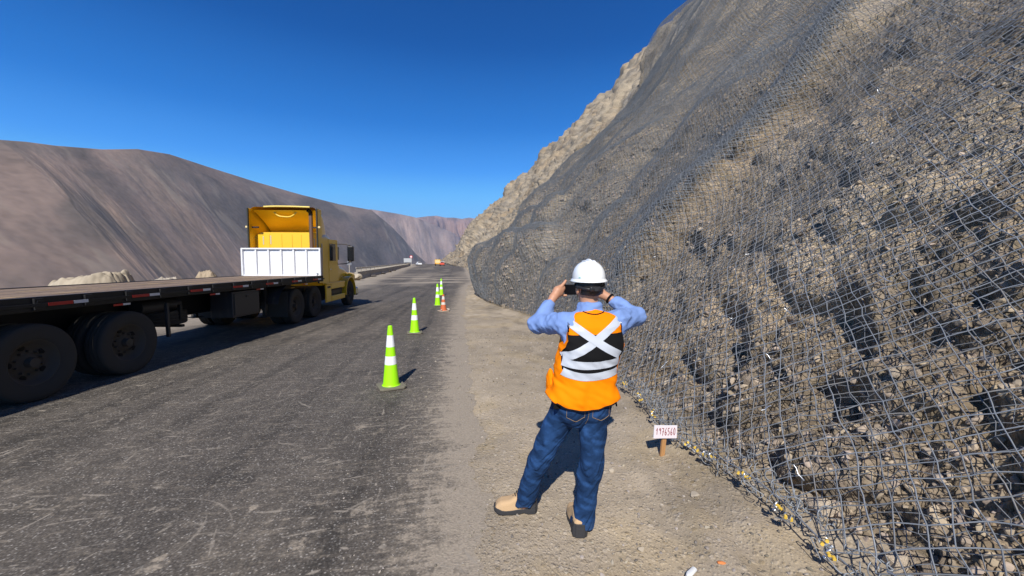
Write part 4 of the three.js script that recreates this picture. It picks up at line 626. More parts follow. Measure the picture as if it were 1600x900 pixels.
{
  // concrete barrier blocks with a slatted rail above, following the outer edge of the road
  const conc = mat(0.33, 0.3, 0.26, 0.9), railM = mat(0.5, 0.45, 0.38, 0.8), darkS = mat(0.1, 0.085, 0.075, 0.95);
  const blockG = new THREE.ExtrudeGeometry(new THREE.Shape([[-0.32, 0], [0.32, 0], [0.3, 0.12], [0.16, 0.34], [0.12, 0.72], [-0.12, 0.72], [-0.16, 0.34], [-0.3, 0.12]].map(p => new THREE.Vector2(...p))), { depth: 2.9, bevelEnabled: true, bevelSize: 0.02, bevelThickness: 0.02, bevelSegments: 1 }).translate(0, 0, -1.45);
  let n = 0; const pos = [];
  for (let z = -43; z > -205;) { const x = roadL(z) - 1.5, dx = (roadL(z - 1.5) - roadL(z + 1.5)) / -3; pos.push([x, z, Math.atan2(-dx, 1) * -1]); z -= 3.2; }
  pos.forEach(([x, z, a], i) => {
    const t = thing('barrier_segment', i === 0 ? 'first barrier segment with slatted rail, nearest the yellow truck hood' : i === pos.length - 1 ? 'last barrier segment at the bend beside the round sign' : i < 8 ? `${['', 'second', 'third', 'fourth', 'fifth', 'sixth', 'seventh', 'eighth'][i]} barrier segment with slatted rail, counting from the truck hood` : 'far concrete barrier segment in the row running toward the bend', 'barrier', [x, 0, z], a, 'barrier segments along the outer edge');
    mesh('block', blockG, conc, t); mesh('top_rail', box(0.09, 0.07, 3.0, 0, 1.14, 0, 0.01), railM, t); for (let k = 0; k < 6; k++) mesh('slat', box(0.05, 0.42, 0.16, 0, 0.92, -1.25 + k * 0.5, 0.008), railM, t);
    if (i % 3 === 2 && i < 12) { const o = mesh('dark_spoil', stoneGeo(100 + i, 0.5), darkS, t); o.scale.set(0.7, 0.7, 2.2); o.position.set(0.5, 0.1, 0); }
  });
  for (let i = 0; i < 22; i++) { const z = -33 - i * 0.5 + rr(-0.3, 0.3), x = roadL(z) - rr(1.2, 3.4), s = rr(0.4, 1.1), o = mesh('rubble_block', stoneGeo(120 + i, 0.8), i % 3 ? mat(0.4, 0.34, 0.26, 0.95) : darkS); o.scale.set(s, s, s * 1.3); o.position.set(x, s * 0.3, z); o.rotation.y = rr(0, 6); tag(o, 'rough block in the rubble row in front of the truck hood', 'rubble block', 'rubble row before the barrier'); }
  const sg = thing('road_sign', 'small dark-backed sign on a thin post beside the truck hood', 'sign', [-9.3, 0, -41], 0.1); mesh('post', cyl(0.03, 0.03, 1.5, 0, 0.75, 0), railM, sg); mesh('plate', box(0.42, 0.4, 0.03, 0, 1.6, 0, 0.01), mat(0.16, 0.17, 0.2, 0.6), sg);
  const wb = thing('hoarding', 'white board at the bend beyond the barrier', 'board', [-14.9, 0, -158], 0.1); mesh('board', box(2.9, 1.5, 0.08, 0, 2.1, 0, 0.02), mat(0.42, 0.44, 0.46, 0.7), wb); for (const x of [-1.2, 1.2]) mesh('post', box(0.1, 2.4, 0.1, x, 1.1, -0.1, 0.01), railM, wb);
  const rs = thing('round_sign', 'round red and white sign above the white board at the bend', 'sign', [-13.4, 0, -155], 0.15); mesh('post', cyl(0.05, 0.05, 3.0, 0, 1.5, 0), railM, rs); mesh('rim', cyl(0.52, 0.52, 0.05, 0, 3.4, 0, 'z', 32), mat(0.6, 0.03, 0.03, 0.5), rs); mesh('face', cyl(0.34, 0.34, 0.06, 0, 3.4, 0.01, 'z', 32), mat(0.75, 0.75, 0.75, 0.5), rs);
  const wv = thing('distant_car', 'tiny white car at the far bend left of the road', 'car', [-12.2, 0, -178], 0.3); mesh('body', box(1.7, 0.7, 4.2, 0, 0.65, 0, 0.15), whiteP, wv); mesh('cabin', box(1.5, 0.55, 2.2, 0, 1.22, 0.2, 0.18), whiteP, wv); mesh('rear_window', box(1.25, 0.36, 0.03, 0, 1.26, 1.31, 0.01), glassD, wv);
  for (const x of [-0.7, 0.7]) for (const z of [-1.3, 1.3]) mesh('wheel', cyl(0.32, 0.32, 0.22, x, 0.32, z, 'x'), rubber, wv);
  const yt = thing('distant_truck', 'small yellow truck far down the road with beacons on top', 'truck', [-4.0, 0, -165], 0);
  mesh('box_body', box(2.2, 1.7, 4.5, 0, 1.45, 0, 0.1), mat(0.72, 0.42, 0.06, 0.6), yt); mesh('roof_panel', box(2.0, 0.12, 4.2, 0, 2.36, 0, 0.05), mat(0.75, 0.55, 0.2, 0.6), yt); for (const x of [-0.6, 0.6]) { mesh('beacon', cyl(0.2, 0.16, 0.34, x, 2.58, 1.2, 'y', 12), mat(0.06, 0.04, 0.03, 0.5), yt); mesh('tail_lamp', box(0.3, 0.22, 0.05, x * 1.4, 0.85, 2.27, 0.02), redT, yt); mesh('wheel', cyl(0.45, 0.45, 0.35, x * 1.5, 0.45, 1.3, 'x'), rubber, yt); mesh('wheel', cyl(0.45, 0.45, 0.35, x * 1.5, 0.45, -1.5, 'x'), rubber, yt); } mesh('rear_panel', box(1.7, 1.0, 0.04, 0, 1.6, 2.27, 0.01), mat(0.8, 0.6, 0.3, 0.6), yt);
  const rt = thing('distant_car', 'red and white vehicle beside the distant yellow truck', 'car', [-2.2, 0, -160], 0);
  mesh('body', box(1.7, 0.8, 4.0, 0, 0.75, 0, 0.15), mat(0.6, 0.08, 0.04, 0.5), rt); mesh('cabin', box(1.5, 0.6, 2.2, 0, 1.35, 0.3, 0.18), whiteP, rt); mesh('rear_window', box(1.2, 0.36, 0.03, 0, 1.38, 1.41, 0.01), glassD, rt); for (const x of [-0.7, 0.7]) { mesh('wheel', cyl(0.33, 0.33, 0.24, x, 0.33, -1.3, 'x'), rubber, rt); mesh('wheel', cyl(0.33, 0.33, 0.24, x, 0.33, 1.3, 'x'), rubber, rt); }
}

// ---------------------------------------------------------------- the man taking a photograph
function sdfMesh(f, lo, hi, cell) {                                 // surface nets over a signed distance
  const n = [0, 1, 2].map(k => Math.ceil((hi[k] - lo[k]) / cell) + 1), [nx, ny, nz] = n, F = new Float32Array(nx * ny * nz), id = (i, j, k) => i + nx * (j + ny * k);
  for (let k = 0; k < nz; k++) for (let j = 0; j < ny; j++) for (let i = 0; i < nx; i++) F[id(i, j, k)] = f(lo[0] + i * cell, lo[1] + j * cell, lo[2] + k * cell);
  const vert = new Int32Array(nx * ny * nz).fill(-1), P = [], N = [], I = [], co = [[0, 0, 0], [1, 0, 0], [0, 1, 0], [1, 1, 0], [0, 0, 1], [1, 0, 1], [0, 1, 1], [1, 1, 1]], ed = [[0, 1], [0, 2], [0, 4], [1, 3], [1, 5], [2, 3], [2, 6], [3, 7], [4, 5], [4, 6], [5, 7], [6, 7]];
  for (let k = 0; k < nz - 1; k++) for (let j = 0; j < ny - 1; j++) for (let i = 0; i < nx - 1; i++) {
    let m = 0; const v = []; for (let c = 0; c < 8; c++) { const q = F[id(i + co[c][0], j + co[c][1], k + co[c][2])]; v.push(q); if (q < 0) m |= 1 << c; }
    if (m === 0 || m === 255) continue;
    let x = 0, y = 0, z = 0, w = 0;
    for (const [a, b] of ed) if ((v[a] < 0) !== (v[b] < 0)) { const t = v[a] / (v[a] - v[b]); x += co[a][0] + t * (co[b][0] - co[a][0]); y += co[a][1] + t * (co[b][1] - co[a][1]); z += co[a][2] + t * (co[b][2] - co[a][2]); w++; }
    vert[id(i, j, k)] = P.length / 3; const X = lo[0] + (i + x / w) * cell, Y = lo[1] + (j + y / w) * cell, Z = lo[2] + (k + z / w) * cell, e = cell * 0.7;
    P.push(X, Y, Z); const g = V(f(X + e, Y, Z) - f(X - e, Y, Z), f(X, Y + e, Z) - f(X, Y - e, Z), f(X, Y, Z + e) - f(X, Y, Z - e)).normalize(); N.push(g.x, g.y, g.z);
  }
  const quad = (a, b, c, d, flip) => { if (a < 0 || b < 0 || c < 0 || d < 0) return; flip ? I.push(a, c, b, a, d, c) : I.push(a, b, c, a, c, d); };
  for (let k = 1; k < nz - 1; k++) for (let j = 1; j < ny - 1; j++) for (let i = 1; i < nx - 1; i++) {
    const s = F[id(i, j, k)] < 0;
    if (s !== F[id(i + 1, j, k)] < 0) quad(vert[id(i, j - 1, k - 1)], vert[id(i, j, k - 1)], vert[id(i, j, k)], vert[id(i, j - 1, k)], !s);
    if (s !== F[id(i, j + 1, k)] < 0) quad(vert[id(i - 1, j, k - 1)], vert[id(i - 1, j, k)], vert[id(i, j, k)], vert[id(i, j, k - 1)], !s);
    if (s !== F[id(i, j, k + 1)] < 0) quad(vert[id(i - 1, j - 1, k)], vert[id(i, j - 1, k)], vert[id(i, j, k)], vert[id(i - 1, j, k)], !s);
  }
  const g = new THREE.BufferGeometry(); g.setAttribute('position', new THREE.Float32BufferAttribute(P, 3)); g.setAttribute('normal', new THREE.Float32BufferAttribute(N, 3)); g.setIndex(I); return g;
}
const smin = (a, b, k) => { const h = clamp(0.5 + 0.5 * (b - a) / k); return lerp(b, a, h) - k * h * (1 - h); };
const smax = (a, b, k) => -smin(-a, -b, k);
function cap(x, y, z, a, b, ra, rb) {                               // tapered capsule
  const bx = b[0] - a[0], by = b[1] - a[1], bz = b[2] - a[2], px = x - a[0], py = y - a[1], pz = z - a[2], t = clamp((px * bx + py * by + pz * bz) / (bx * bx + by * by + bz * bz));
  return Math.hypot(px - bx * t, py - by * t, pz - bz * t) - lerp(ra, rb, t);
}
const ell = (x, y, z, c, r) => { const q = Math.hypot((x - c[0]) / r[0], (y - c[1]) / r[1], (z - c[2]) / r[2]); return (q - 1) * Math.min(...r); };
const n3 = (x, y, z, s) => (vn(x + z * 0.71, y + z * 0.37, s) + vn(y * 1.1 - x * 0.4, z * 1.2 + x * 0.3, s + 5)) * 0.5 - 0.5;
function torso(x, y, z, grow) {                                     // oval trunk, hips to shoulders
  const cx = pl([[0.78, 0.868], [0.95, 0.872], [1.1, 0.89], [1.25, 0.92], [1.42, 0.928], [1.5, 0.925]], y), cz = pl([[0.78, -2.57], [1.05, -2.55], [1.25, -2.55], [1.42, -2.57], [1.5, -2.58]], y);
  const wx = pl([[0.74, 0.1], [0.8, 0.15], [0.86, 0.182], [0.9, 0.19], [1.05, 0.186], [1.2, 0.186], [1.3, 0.186], [1.38, 0.182], [1.43, 0.15], [1.48, 0.082], [1.53, 0.06]], y), wz = pl([[0.74, 0.07], [0.84, 0.118], [0.95, 0.12], [1.05, 0.115], [1.25, 0.125], [1.38, 0.112], [1.44, 0.082], [1.5, 0.06]], y);
  const q = Math.pow(Math.pow(Math.abs((x - cx) / wx), 2.5) + Math.pow(Math.abs((z - cz) / wz), 2.5), 0.4);
  return Math.max((q - 1) * Math.min(wx, wz) * 0.9, y - 1.53, 0.76 - y) - grow;
}
const J = { shL: [0.758, 1.395, -2.58], elL: [0.618, 1.355, -2.80], wrL: [0.752, 1.535, -2.885], shR: [1.108, 1.4, -2.58], elR: [1.335, 1.402, -2.76], wrR: [1.185, 1.525, -2.895], hiL: [0.775, 0.82, -2.6], knL: [0.598, 0.43, -2.67], anL: [0.512, 0.1, -2.755], hiR: [0.96, 0.82, -2.575], knR: [0.912, 0.44, -2.5], anR: [0.858, 0.09, -2.5] };
const HD = [0.922, 1.625, -2.605];
const cloth = (r, g, b, rough, o = {}) => new THREE.MeshPhysicalMaterial({ color: C(r, g, b), roughness: rough, specularIntensity: 0.25, ...o });
const denim = cloth(1, 1, 1, 0.9, { vertexColors: true }), skin = new THREE.MeshPhysicalMaterial({ color: C(0.5, 0.255, 0.155), roughness: 0.55 }), blueShirt = cloth(1, 1, 1, 0.85, { vertexColors: true }), orangeF = cloth(0.97, 0.245, 0.0, 0.8), blackF = cloth(0.008, 0.008, 0.009, 0.85), tapeS = mat(0.5, 0.535, 0.6, 0.45), hairM = mat(0.012, 0.01, 0.009, 0.5), tanL = mat(0.5, 0.34, 0.19, 0.85), soleM = mat(0.03, 0.03, 0.033, 0.8), helmetW = new THREE.MeshPhysicalMaterial({ color: C(0.85, 0.87, 0.88), roughness: 0.3, clearcoat: 0.3 });
function paint(g, fn) { const p = g.attributes.position, k = new Float32Array(p.count * 3); for (let i = 0; i < p.count; i++) { const c = fn(p.getX(i), p.getY(i), p.getZ(i)); k.set(c, i * 3); } g.setAttribute('color', new THREE.BufferAttribute(k, 3)); return g; }
{
  const M = thing('person', 'man from behind in orange and black safety vest and jeans photographing the slope', 'person', [0, 0, 0]);
  // skin: head, neck, arms and hands in one skin, the rest of the body under the clothes
  const headF = (x, y, z) => {
    let d = ell(x, y, z, [HD[0], HD[1] + 0.02, HD[2] + 0.01], [0.076, 0.098, 0.095]);
    d = smin(d, ell(x, y, z, [HD[0], HD[1] - 0.045, HD[2] - 0.03], [0.058, 0.075, 0.068]), 0.03);
    d = smin(d, cap(x, y, z, [HD[0], 1.44, -2.58], [HD[0], 1.56, -2.595], 0.062, 0.056), 0.025);
    d = smin(d, cap(x, y, z, [HD[0], HD[1] + 0.005, HD[2] - 0.09], [HD[0], HD[1] - 0.03, HD[2] - 0.112], 0.01, 0.015), 0.012);
    d = smin(d, ell(x, y, z, [HD[0], HD[1] - 0.065, HD[2] - 0.09], [0.026, 0.009, 0.012]), 0.008);
    for (const s of [-1, 1]) {
      d = smin(d, ell(x, y, z, [HD[0] + s * 0.083, HD[1] - 0.012, HD[2] + 0.018], [0.011, 0.033, 0.021]), 0.008);
      d = smax(d, -ell(x, y, z, [HD[0] + s * 0.032, HD[1] + 0.01, HD[2] - 0.098], [0.017, 0.011, 0.014]), 0.008);
    }
    return d;
  };
  const head = sdfMesh(headF, [0.81, 1.42, -2.75], [1.035, 1.76, -2.47], 0.0045);
  const hand = (W, palm, fingers, thumb) => (x, y, z) => {
    let d = cap(x, y, z, W, palm[0], 0.026, 0.028); d = smin(d, cap(x, y, z, palm[0], palm[1], 0.029, 0.026), 0.02); d = smin(d, cap(x, y, z, W, palm[2], 0.024, 0.024), 0.022); d = smin(d, cap(x, y, z, palm[2], palm[1], 0.023, 0.021), 0.022);
    for (const l of fingers) { let q = 9; for (let k = 0; k < l.length - 1; k++) q = smin(q, cap(x, y, z, l[k], l[k + 1], 0.0098 - k * 0.0008, 0.0092 - k * 0.0008), 0.003); d = smin(d, q, 0.006); }
    let q = 9; for (let k = 0; k < thumb.length - 1; k++) q = smin(q, cap(x, y, z, thumb[k], thumb[k + 1], 0.014 - k * 0.002, 0.0115 - k * 0.001), 0.004); return smin(d, q, 0.01);
  };
  const fore = (W, E) => (x, y, z) => cap(x, y, z, E, W, 0.04, 0.026);
  const lhF = hand(J.wrL, [[0.79, 1.585, -2.905], [0.826, 1.6, -2.93], [0.806, 1.565, -2.918]],
    [[[0.826, 1.612, -2.942], [0.862, 1.618, -2.957], [0.885, 1.612, -2.954]], [[0.83, 1.595, -2.945], [0.868, 1.6, -2.958], [0.89, 1.594, -2.955]], [[0.826, 1.577, -2.942], [0.862, 1.578, -2.956], [0.884, 1.574, -2.953]], [[0.816, 1.557, -2.93], [0.845, 1.546, -2.938], [0.864, 1.546, -2.932]]],
    [[0.79, 1.597, -2.9], [0.825, 1.622, -2.908], [0.846, 1.642, -2.916], [0.856, 1.655, -2.922]]);
  const rhF = hand(J.wrR, [[1.12, 1.575, -2.92], [1.062, 1.595, -2.935], [1.1, 1.555, -2.925]],
    [[[1.062, 1.612, -2.945], [1.03, 1.618, -2.957], [1.005, 1.612, -2.954]], [[1.058, 1.595, -2.947], [1.024, 1.6, -2.958], [1.0, 1.594, -2.955]], [[1.062, 1.577, -2.944], [1.03, 1.578, -2.956], [1.006, 1.574, -2.953]], [[1.07, 1.557, -2.932], [1.038, 1.546, -2.938], [1.018, 1.546, -2.932]]],
    [[1.105, 1.597, -2.91], [1.066, 1.622, -2.91], [1.04, 1.636, -2.916], [1.022, 1.632, -2.918]]);
  const lh = sdfMesh((x, y, z) => smin(lhF(x, y, z), fore(J.wrL, J.elL)(x, y, z), 0.012), [0.66, 1.42, -2.99], [0.91, 1.68, -2.79], 0.0034);
  const rh = sdfMesh((x, y, z) => smin(rhF(x, y, z), fore(J.wrR, J.elR)(x, y, z), 0.012), [0.98, 1.42, -2.99], [1.3, 1.67, -2.79], 0.0034);
  const trunkF = (x, y, z) => { let d = torso(x, y, z, -0.02); for (const s of ['L', 'R']) { d = smin(d, cap(x, y, z, J['sh' + s], J['el' + s], 0.05, 0.036), 0.03); d = smin(d, cap(x, y, z, J['el' + s], J['wr' + s], 0.038, 0.024), 0.02); d = smin(d, cap(x, y, z, J['hi' + s], J['kn' + s], 0.08, 0.052), 0.04); d = smin(d, cap(x, y, z, J['kn' + s], [J['an' + s][0], 0.06, J['an' + s][2]], 0.052, 0.036), 0.03); } return smin(d, cap(x, y, z, [HD[0], 1.42, -2.575], [HD[0], 1.52, -2.59], 0.06, 0.055), 0.03); };
  const trunk = sdfMesh(trunkF, [0.42, 0.0, -2.98], [1.42, 1.56, -2.36], 0.016);
  mesh('body', mergeGeometries([trunk, head, lh, rh]), skin, M);
  const eyeW = mat(0.7, 0.68, 0.65, 0.3), eyeD = mat(0.03, 0.02, 0.015, 0.2);
  for (const s of [-1, 1]) { const e = mesh('eye', new THREE.SphereGeometry(0.0115, 12, 10).translate(HD[0] + s * 0.032, HD[1] + 0.01, HD[2] - 0.084), eyeW, M); mesh('iris', new THREE.SphereGeometry(0.006, 10, 8).translate(HD[0] + s * 0.032, HD[1] + 0.01, HD[2] - 0.0915), eyeD, e); mesh('eyebrow', box(0.034, 0.006, 0.008, HD[0] + s * 0.032, HD[1] + 0.028, HD[2] - 0.094, 0.002), hairM, M); }
  // hair: a shell over the back and sides below the helmet
  const hairF = (x, y, z) => { const d = headF(x, y, z) - 0.011 - 0.0025 * n3(x * 160, y * 60, z * 160, 3); const lim = Math.max(z - 9, (HD[2] - 0.045 - z), 1.572 + Math.abs(x - HD[0]) * 0.12 - y, Math.abs(x - HD[0]) > 0.068 ? (HD[1] - 0.005 - y) * 1 + Math.max(0, HD[2] + 0.045 - z) * 0.5 - 0.0 : -1, -(ell(x, y, z, [HD[0] + Math.sign(x - HD[0]) * 0.086, HD[1] - 0.012, HD[2] + 0.016], [0.014, 0.036, 0.024]))); return smax(d, lim, 0.006); };
  mesh('hair', sdfMesh(hairF, [0.82, 1.54, -2.67], [1.025, 1.72, -2.47], 0.0042), hairM, M);
  // shirt with sleeves and collar
  const fold = (x, y, z, a, f1, f2, s) => a * (n3(x * f1, y * f2, z * f1, s) + 0.6 * n3(x * f1 * 2.1 + y * 14, y * f2 * 1.8, z * f1 * 2.1, s + 9));
  const shirtF = (x, y, z) => {
    let d = torso(x, y, z, 0.002);
    for (const s of ['L', 'R']) {
      const e = J['el' + s], w = J['wr' + s], h = J['sh' + s];
      d = smin(d, cap(x, y, z, h, e, 0.078, 0.06), 0.045);
      const end = [lerp(e[0], w[0], 0.86), lerp(e[1], w[1], 0.86), lerp(e[2], w[2], 0.86)];
      let q = cap(x, y, z, e, w, 0.06, 0.041); const ax = w[0] - e[0], ay = w[1] - e[1], az = w[2] - e[2], L = Math.hypot(ax, ay, az), t = ((x - end[0]) * ax + (y - end[1]) * ay + (z - end[2]) * az) / L; q = smax(q, t, 0.008); d = smin(d, q, 0.035);
    }
    let c = cap(x, y, z, [HD[0], 1.44, -2.575], [HD[0], 1.515, -2.588], 0.082, 0.07); c = smax(c, y - 1.512 + (x - HD[0]) * 0.06, 0.006); d = smin(d, c, 0.02);
    d += fold(x, y, z, 0.022, 17, 23, 31);
    return smax(d, 0.86 - y, 0.01);
  };
  mesh('shirt', paint(sdfMesh(shirtF, [0.5, 0.84, -2.99], [1.44, 1.56, -2.36], 0.0085), (x, y, z) => { const k = 0.92 + 0.16 * (n3(x * 60, y * 60, z * 60, 3) + 0.5); return [0.185 * k, 0.29 * k, 0.58 * k]; }), blueShirt, M);
  // jeans
  const hemY = { L: 0.088, R: 0.066 };
  const jeansF = (x, y, z) => {
    let d = Math.max(torso(x, y, z, 0.004), y - 0.98);
    d = smin(d, ell(x, y, z, [0.8, 0.84, -2.53], [0.1, 0.12, 0.095]), 0.05); d = smin(d, ell(x, y, z, [0.945, 0.84, -2.52], [0.1, 0.12, 0.095]), 0.04);
    let legs = 9;
    for (const s of ['L', 'R']) { const h = J['hi' + s], k = J['kn' + s], a = J['an' + s]; let q = smin(cap(x, y, z, h, k, 0.1, 0.073), cap(x, y, z, k, [a[0], a[1] - 0.02, a[2]], 0.071, 0.071), 0.04); legs = Math.min(legs, q); }
    d = smin(d, legs, 0.03);
    const low = ss(0.75, 0.2, y), knee = Math.exp(-((y - 0.46) ** 2) / 0.012);
    const bun = ss(0.3, 0.12, y); d += (0.01 + 0.009 * knee + 0.013 * bun) * (n3(x * 9 + 4, y * 13 + x * 22, z * 9, 51) + 0.5 * n3(x * 18, y * 42 + z * 34 - x * 46, z * 18, 52)) * 1.6;
    return smax(d, (x < 0.74 ? hemY.L : hemY.R) - y + 0.006 * Math.sin(x * 40), 0.008);
  };
  const jg = paint(sdfMesh(jeansF, [0.39, 0.05, -2.88], [1.1, 1.0, -2.37], 0.0075), (x, y, z) => { const k = 0.62 + 0.8 * vn(x * 420, y * 420 + z * 400, 3) * 0.5 + 0.5 * (fbm(x * 22 + z * 9, y * 40, 3, 61)) + 0.9 * ss(0.48, 0.72, fbm(x * 12 + z * 12, y * 34 + x * 10, 3, 62)) + 0.7 * ss(0.55, 0.7, fbm(x * 9 + 3, y * 5, 3, 64)), hem = ss(hemY.L + 0.03, hemY.L + 0.015, y) * (vn(x * 240, y * 90, 4)) * 0.8; return [0.0095 * k + 0.02 * hem, 0.029 * k + 0.03 * hem, 0.08 * k + 0.05 * hem]; });
  const jeans = mesh('jeans', jg, denim, M);
  // surface of a garment seen along the body's back axis
  const backZ = (f, x, y) => { let z = -2.3; for (let i = 0; i < 200; i++) { const d = f(x, y, z); if (d < 0.0004) return z; z -= Math.max(0.0012, d * 0.6); if (z < -2.72) return null; } return z; };
  const thread = mat(0.3, 0.2, 0.1, 0.9), stitch = (pts, r = 0.0016) => { const l = []; for (let k = 0; k < pts.length - 1; k++) for (let i = 0; i < 10; i++) { const x = lerp(pts[k][0], pts[k + 1][0], i / 10), y = lerp(pts[k][1], pts[k + 1][1], i / 10), z = backZ(jeansF, x, y); if (z !== null) l.push([x, y, z + 0.001]); } return tube(l, r, l.length * 2, 4); };
  for (const cx of [0.79, 0.955]) mesh('pocket', stitch([[cx - 0.06, 0.905], [cx - 0.058, 0.81], [cx, 0.785], [cx + 0.058, 0.81], [cx + 0.06, 0.905]]), thread, jeans);
  mesh('seam', stitch([[0.872, 0.93], [0.872, 0.8], [0.868, 0.745]]), thread, jeans);
  // vest
  const hemAt = x => pl([[0.6, 0.95], [0.66, 0.9], [0.73, 0.868], [0.83, 0.852], [0.93, 0.858], [1.0, 0.878], [1.1, 0.9]], x);
  const vestF = (x, y, z) => {
    let d = torso(x, y, z, 0.014) + fold(x, y, z, 0.012, 8, 9, 71) - 0.018 * ss(1.06, 0.88, y) * (0.5 + n3(x * 9, y * 4, z * 9, 73)) - 0.012 * ss(1.0, 0.9, y) + 0.012 * ss(1.12, 1.02, y) * n3(x * 16 + y * 14, y * 9 - x * 12, z * 10, 75) + 0.009 * n3(x * 20 + 3, y * 34 + x * 20, z * 9, 76);
    const xl = pl([[1.15, 0.5], [1.2, 0.64], [1.225, 0.7], [1.26, 0.728], [1.3, 0.742], [1.4, 0.746], [1.5, 0.74]], y), xr = pl([[1.15, 1.3], [1.2, 1.18], [1.225, 1.13], [1.3, 1.114], [1.4, 1.106], [1.5, 1.08]], y);
    d = smax(d, xl - x, 0.004); d = smax(d, x - xr, 0.004);
    d = smax(d, hemAt(x) - y, 0.006);
    d = smax(d, -(cap(x, y, z, [HD[0], 1.40, -2.62], [HD[0], 1.6, -2.6], 0.08, 0.085)), 0.006);
    return smax(d, y - 1.495 + Math.abs(x - 0.925) * 0.28 - 0.0, 0.01);
  };
  const vest = mesh('vest', sdfMesh(vestF, [0.56, 0.83, -2.76], [1.2, 1.55, -2.34], 0.0068), orangeF, M);
  const patch = (name, m, mid, half, out, parent = vest) => {         // a strip of cloth sewn on the back: mid-line points and half width, laid on the vest
    const n = 44, w = 7, P = t => { const f = t * (mid.length - 1), i = Math.min(mid.length - 2, Math.floor(f)), k = f - i, q = (a, b, c, d) => 0.5 * (2 * b + (c - a) * k + (2 * a - 5 * b + 4 * c - d) * k * k + (3 * b - a - 3 * c + d) * k * k * k), g = j => mid[clamp(j, 0, mid.length - 1)]; return [0, 1].map(c => q(g(i - 1)[c], g(i)[c], g(i + 1)[c], g(i + 2)[c])); };
    let last = -2.43;
    const g = gridGeo(n, w, (i, j) => { const t = i / (n - 1), a = P(Math.max(0, t - 0.01)), b = P(Math.min(1, t + 0.01)), c = P(t), L = Math.hypot(b[0] - a[0], b[1] - a[1]), h = (typeof half === 'function' ? half(t) : half) * (j / (w - 1) * 2 - 1), x = c[0] - (b[1] - a[1]) / L * h, y = c[1] + (b[0] - a[0]) / L * h; let z = backZ(vestF, x, y); if (z === null) z = last - 0.004; last = z; return [x, y, z + out]; });
    return mesh(name, g, m, parent);
  };
  const quadPatch = (name, m, left, right, y0, y1, out) => { const n = 50, w = 26; let last = -2.43; return mesh(name, gridGeo(n, w, (i, j) => { const v = j / (w - 1), u = i / (n - 1), yy = lerp(y0(u), y1(u), v), x = lerp(left(yy), right(yy), u); let z = backZ(vestF, x, yy); if (z === null) z = last - 0.003; last = z; return [x, yy, z + out]; }), m, vest); };
  const lft = y => pl([[1.1, 0.702], [1.17, 0.704], [1.205, 0.706], [1.225, 0.714], [1.26, 0.731], [1.3, 0.745], [1.4, 0.749]], y), rgt = y => pl([[1.1, 1.062], [1.2, 1.086], [1.225, 1.1], [1.3, 1.108], [1.4, 1.1]], y);
  quadPatch('black_panel', blackF, lft, rgt, u => lerp(1.12, 1.11, u) - 0.04 * Math.sin(u * 3.1), u => lerp(1.335, 1.345, u), 0.0016);
  const tapeH = 0.0255;
  patch('reflective_tape', tapeS, [[1.092, 1.425], [1.0, 1.365], [0.928, 1.315], [0.85, 1.262], [0.76, 1.215], [0.708, 1.197]], tapeH, 0.0034);
  patch('reflective_tape', tapeS, [[0.75, 1.418], [0.82, 1.362], [0.9, 1.306], [0.98, 1.255], [1.075, 1.205]], tapeH, 0.005);
  patch('reflective_tape', tapeS, [[0.706, 1.168], [0.74, 1.16], [0.817, 1.15], [0.91, 1.148], [0.99, 1.156], [1.07, 1.166]], 0.0245, 0.0066);
  patch('reflective_tape', tapeS, [[0.704, 1.108], [0.74, 1.094], [0.818, 1.077], [0.91, 1.075], [0.99, 1.086], [1.066, 1.1]], 0.0245, 0.0036);
  const rim = (pts, r = 0.004) => { const l = []; for (const [x, y] of pts) { const z = backZ(vestF, x, y); if (z !== null) l.push([x, y, z + 0.001]); } return tube(l, r, l.length * 4, 6); };
  const armL = [], armR = []; for (let y = 1.2; y < 1.475; y += 0.012) { armL.push([lft(y) - 0.0005, y]); armR.push([rgt(y) + 0.0005, y]); }
  mesh('piping', rim(armL), blackF, vest); mesh('piping', rim(armR), blackF, vest);
  mesh('piping', rim(Array.from({ length: 30 }, (_, i) => { const x = 0.667 + i / 29 * 0.39; return [x, hemAt(x) + 0.006]; }), 0.005), blackF, vest);
  mesh('piping', rim(Array.from({ length: 16 }, (_, i) => { const u = i / 15 * 2 - 1; return [0.923 + u * 0.078, 1.462 + 0.018 * u * u]; }), 0.004), blackF, vest);
  // loose front flap and waist strap showing at the left side
  mesh('front_flap', sdfMesh((x, y, z) => smax(ell(x, y, z, [0.665, 0.985, -2.61], [0.028, 0.1, 0.05]) + 0.006 * n3(x * 60, y * 40, z * 60, 5), -torso(x, y, z, 0.008), 0.004), [0.6, 0.86, -2.7], [0.72, 1.14, -2.53], 0.006), orangeF, vest);
  mesh('side_strap', tube([[1.075, 0.95, -2.55], [1.085, 0.9, -2.53], [1.095, 0.84, -2.52]], 0.006), blackF, vest);
  mesh('belt', box(0.1, 0.035, 0.012, 0.705, 0.878, -2.478, 0.004).rotateY(0), blackF, jeans).rotation.z = -0.0;
  // boots, built toe towards -z then turned
  const boot = (x, z, turn, y0) => {
    const b = new THREE.Group(); b.name = 'boot'; b.position.set(x, y0, z); b.rotation.y = turn; M.add(b);
    const wz = z => pl([[-0.175, 0.02], [-0.16, 0.038], [-0.12, 0.05], [-0.06, 0.049], [0.02, 0.039], [0.08, 0.041], [0.11, 0.037], [0.122, 0.02]], z);
    const upper = (x, y, z) => { const top = pl([[-0.17, 0.06], [-0.13, 0.085], [-0.08, 0.092], [-0.03, 0.115], [0.0, 0.14], [0.03, 0.14], [0.1, 0.115]], z); let d = Math.max(Math.abs(x) * 0.95 - wz(z) * (1 - 0.28 * clamp((y - 0.03) / 0.1)) - 0.002, -0.168 - z, z - 0.118, 0.02 - y); return smax(d, y - top, 0.03) - 0.004; };
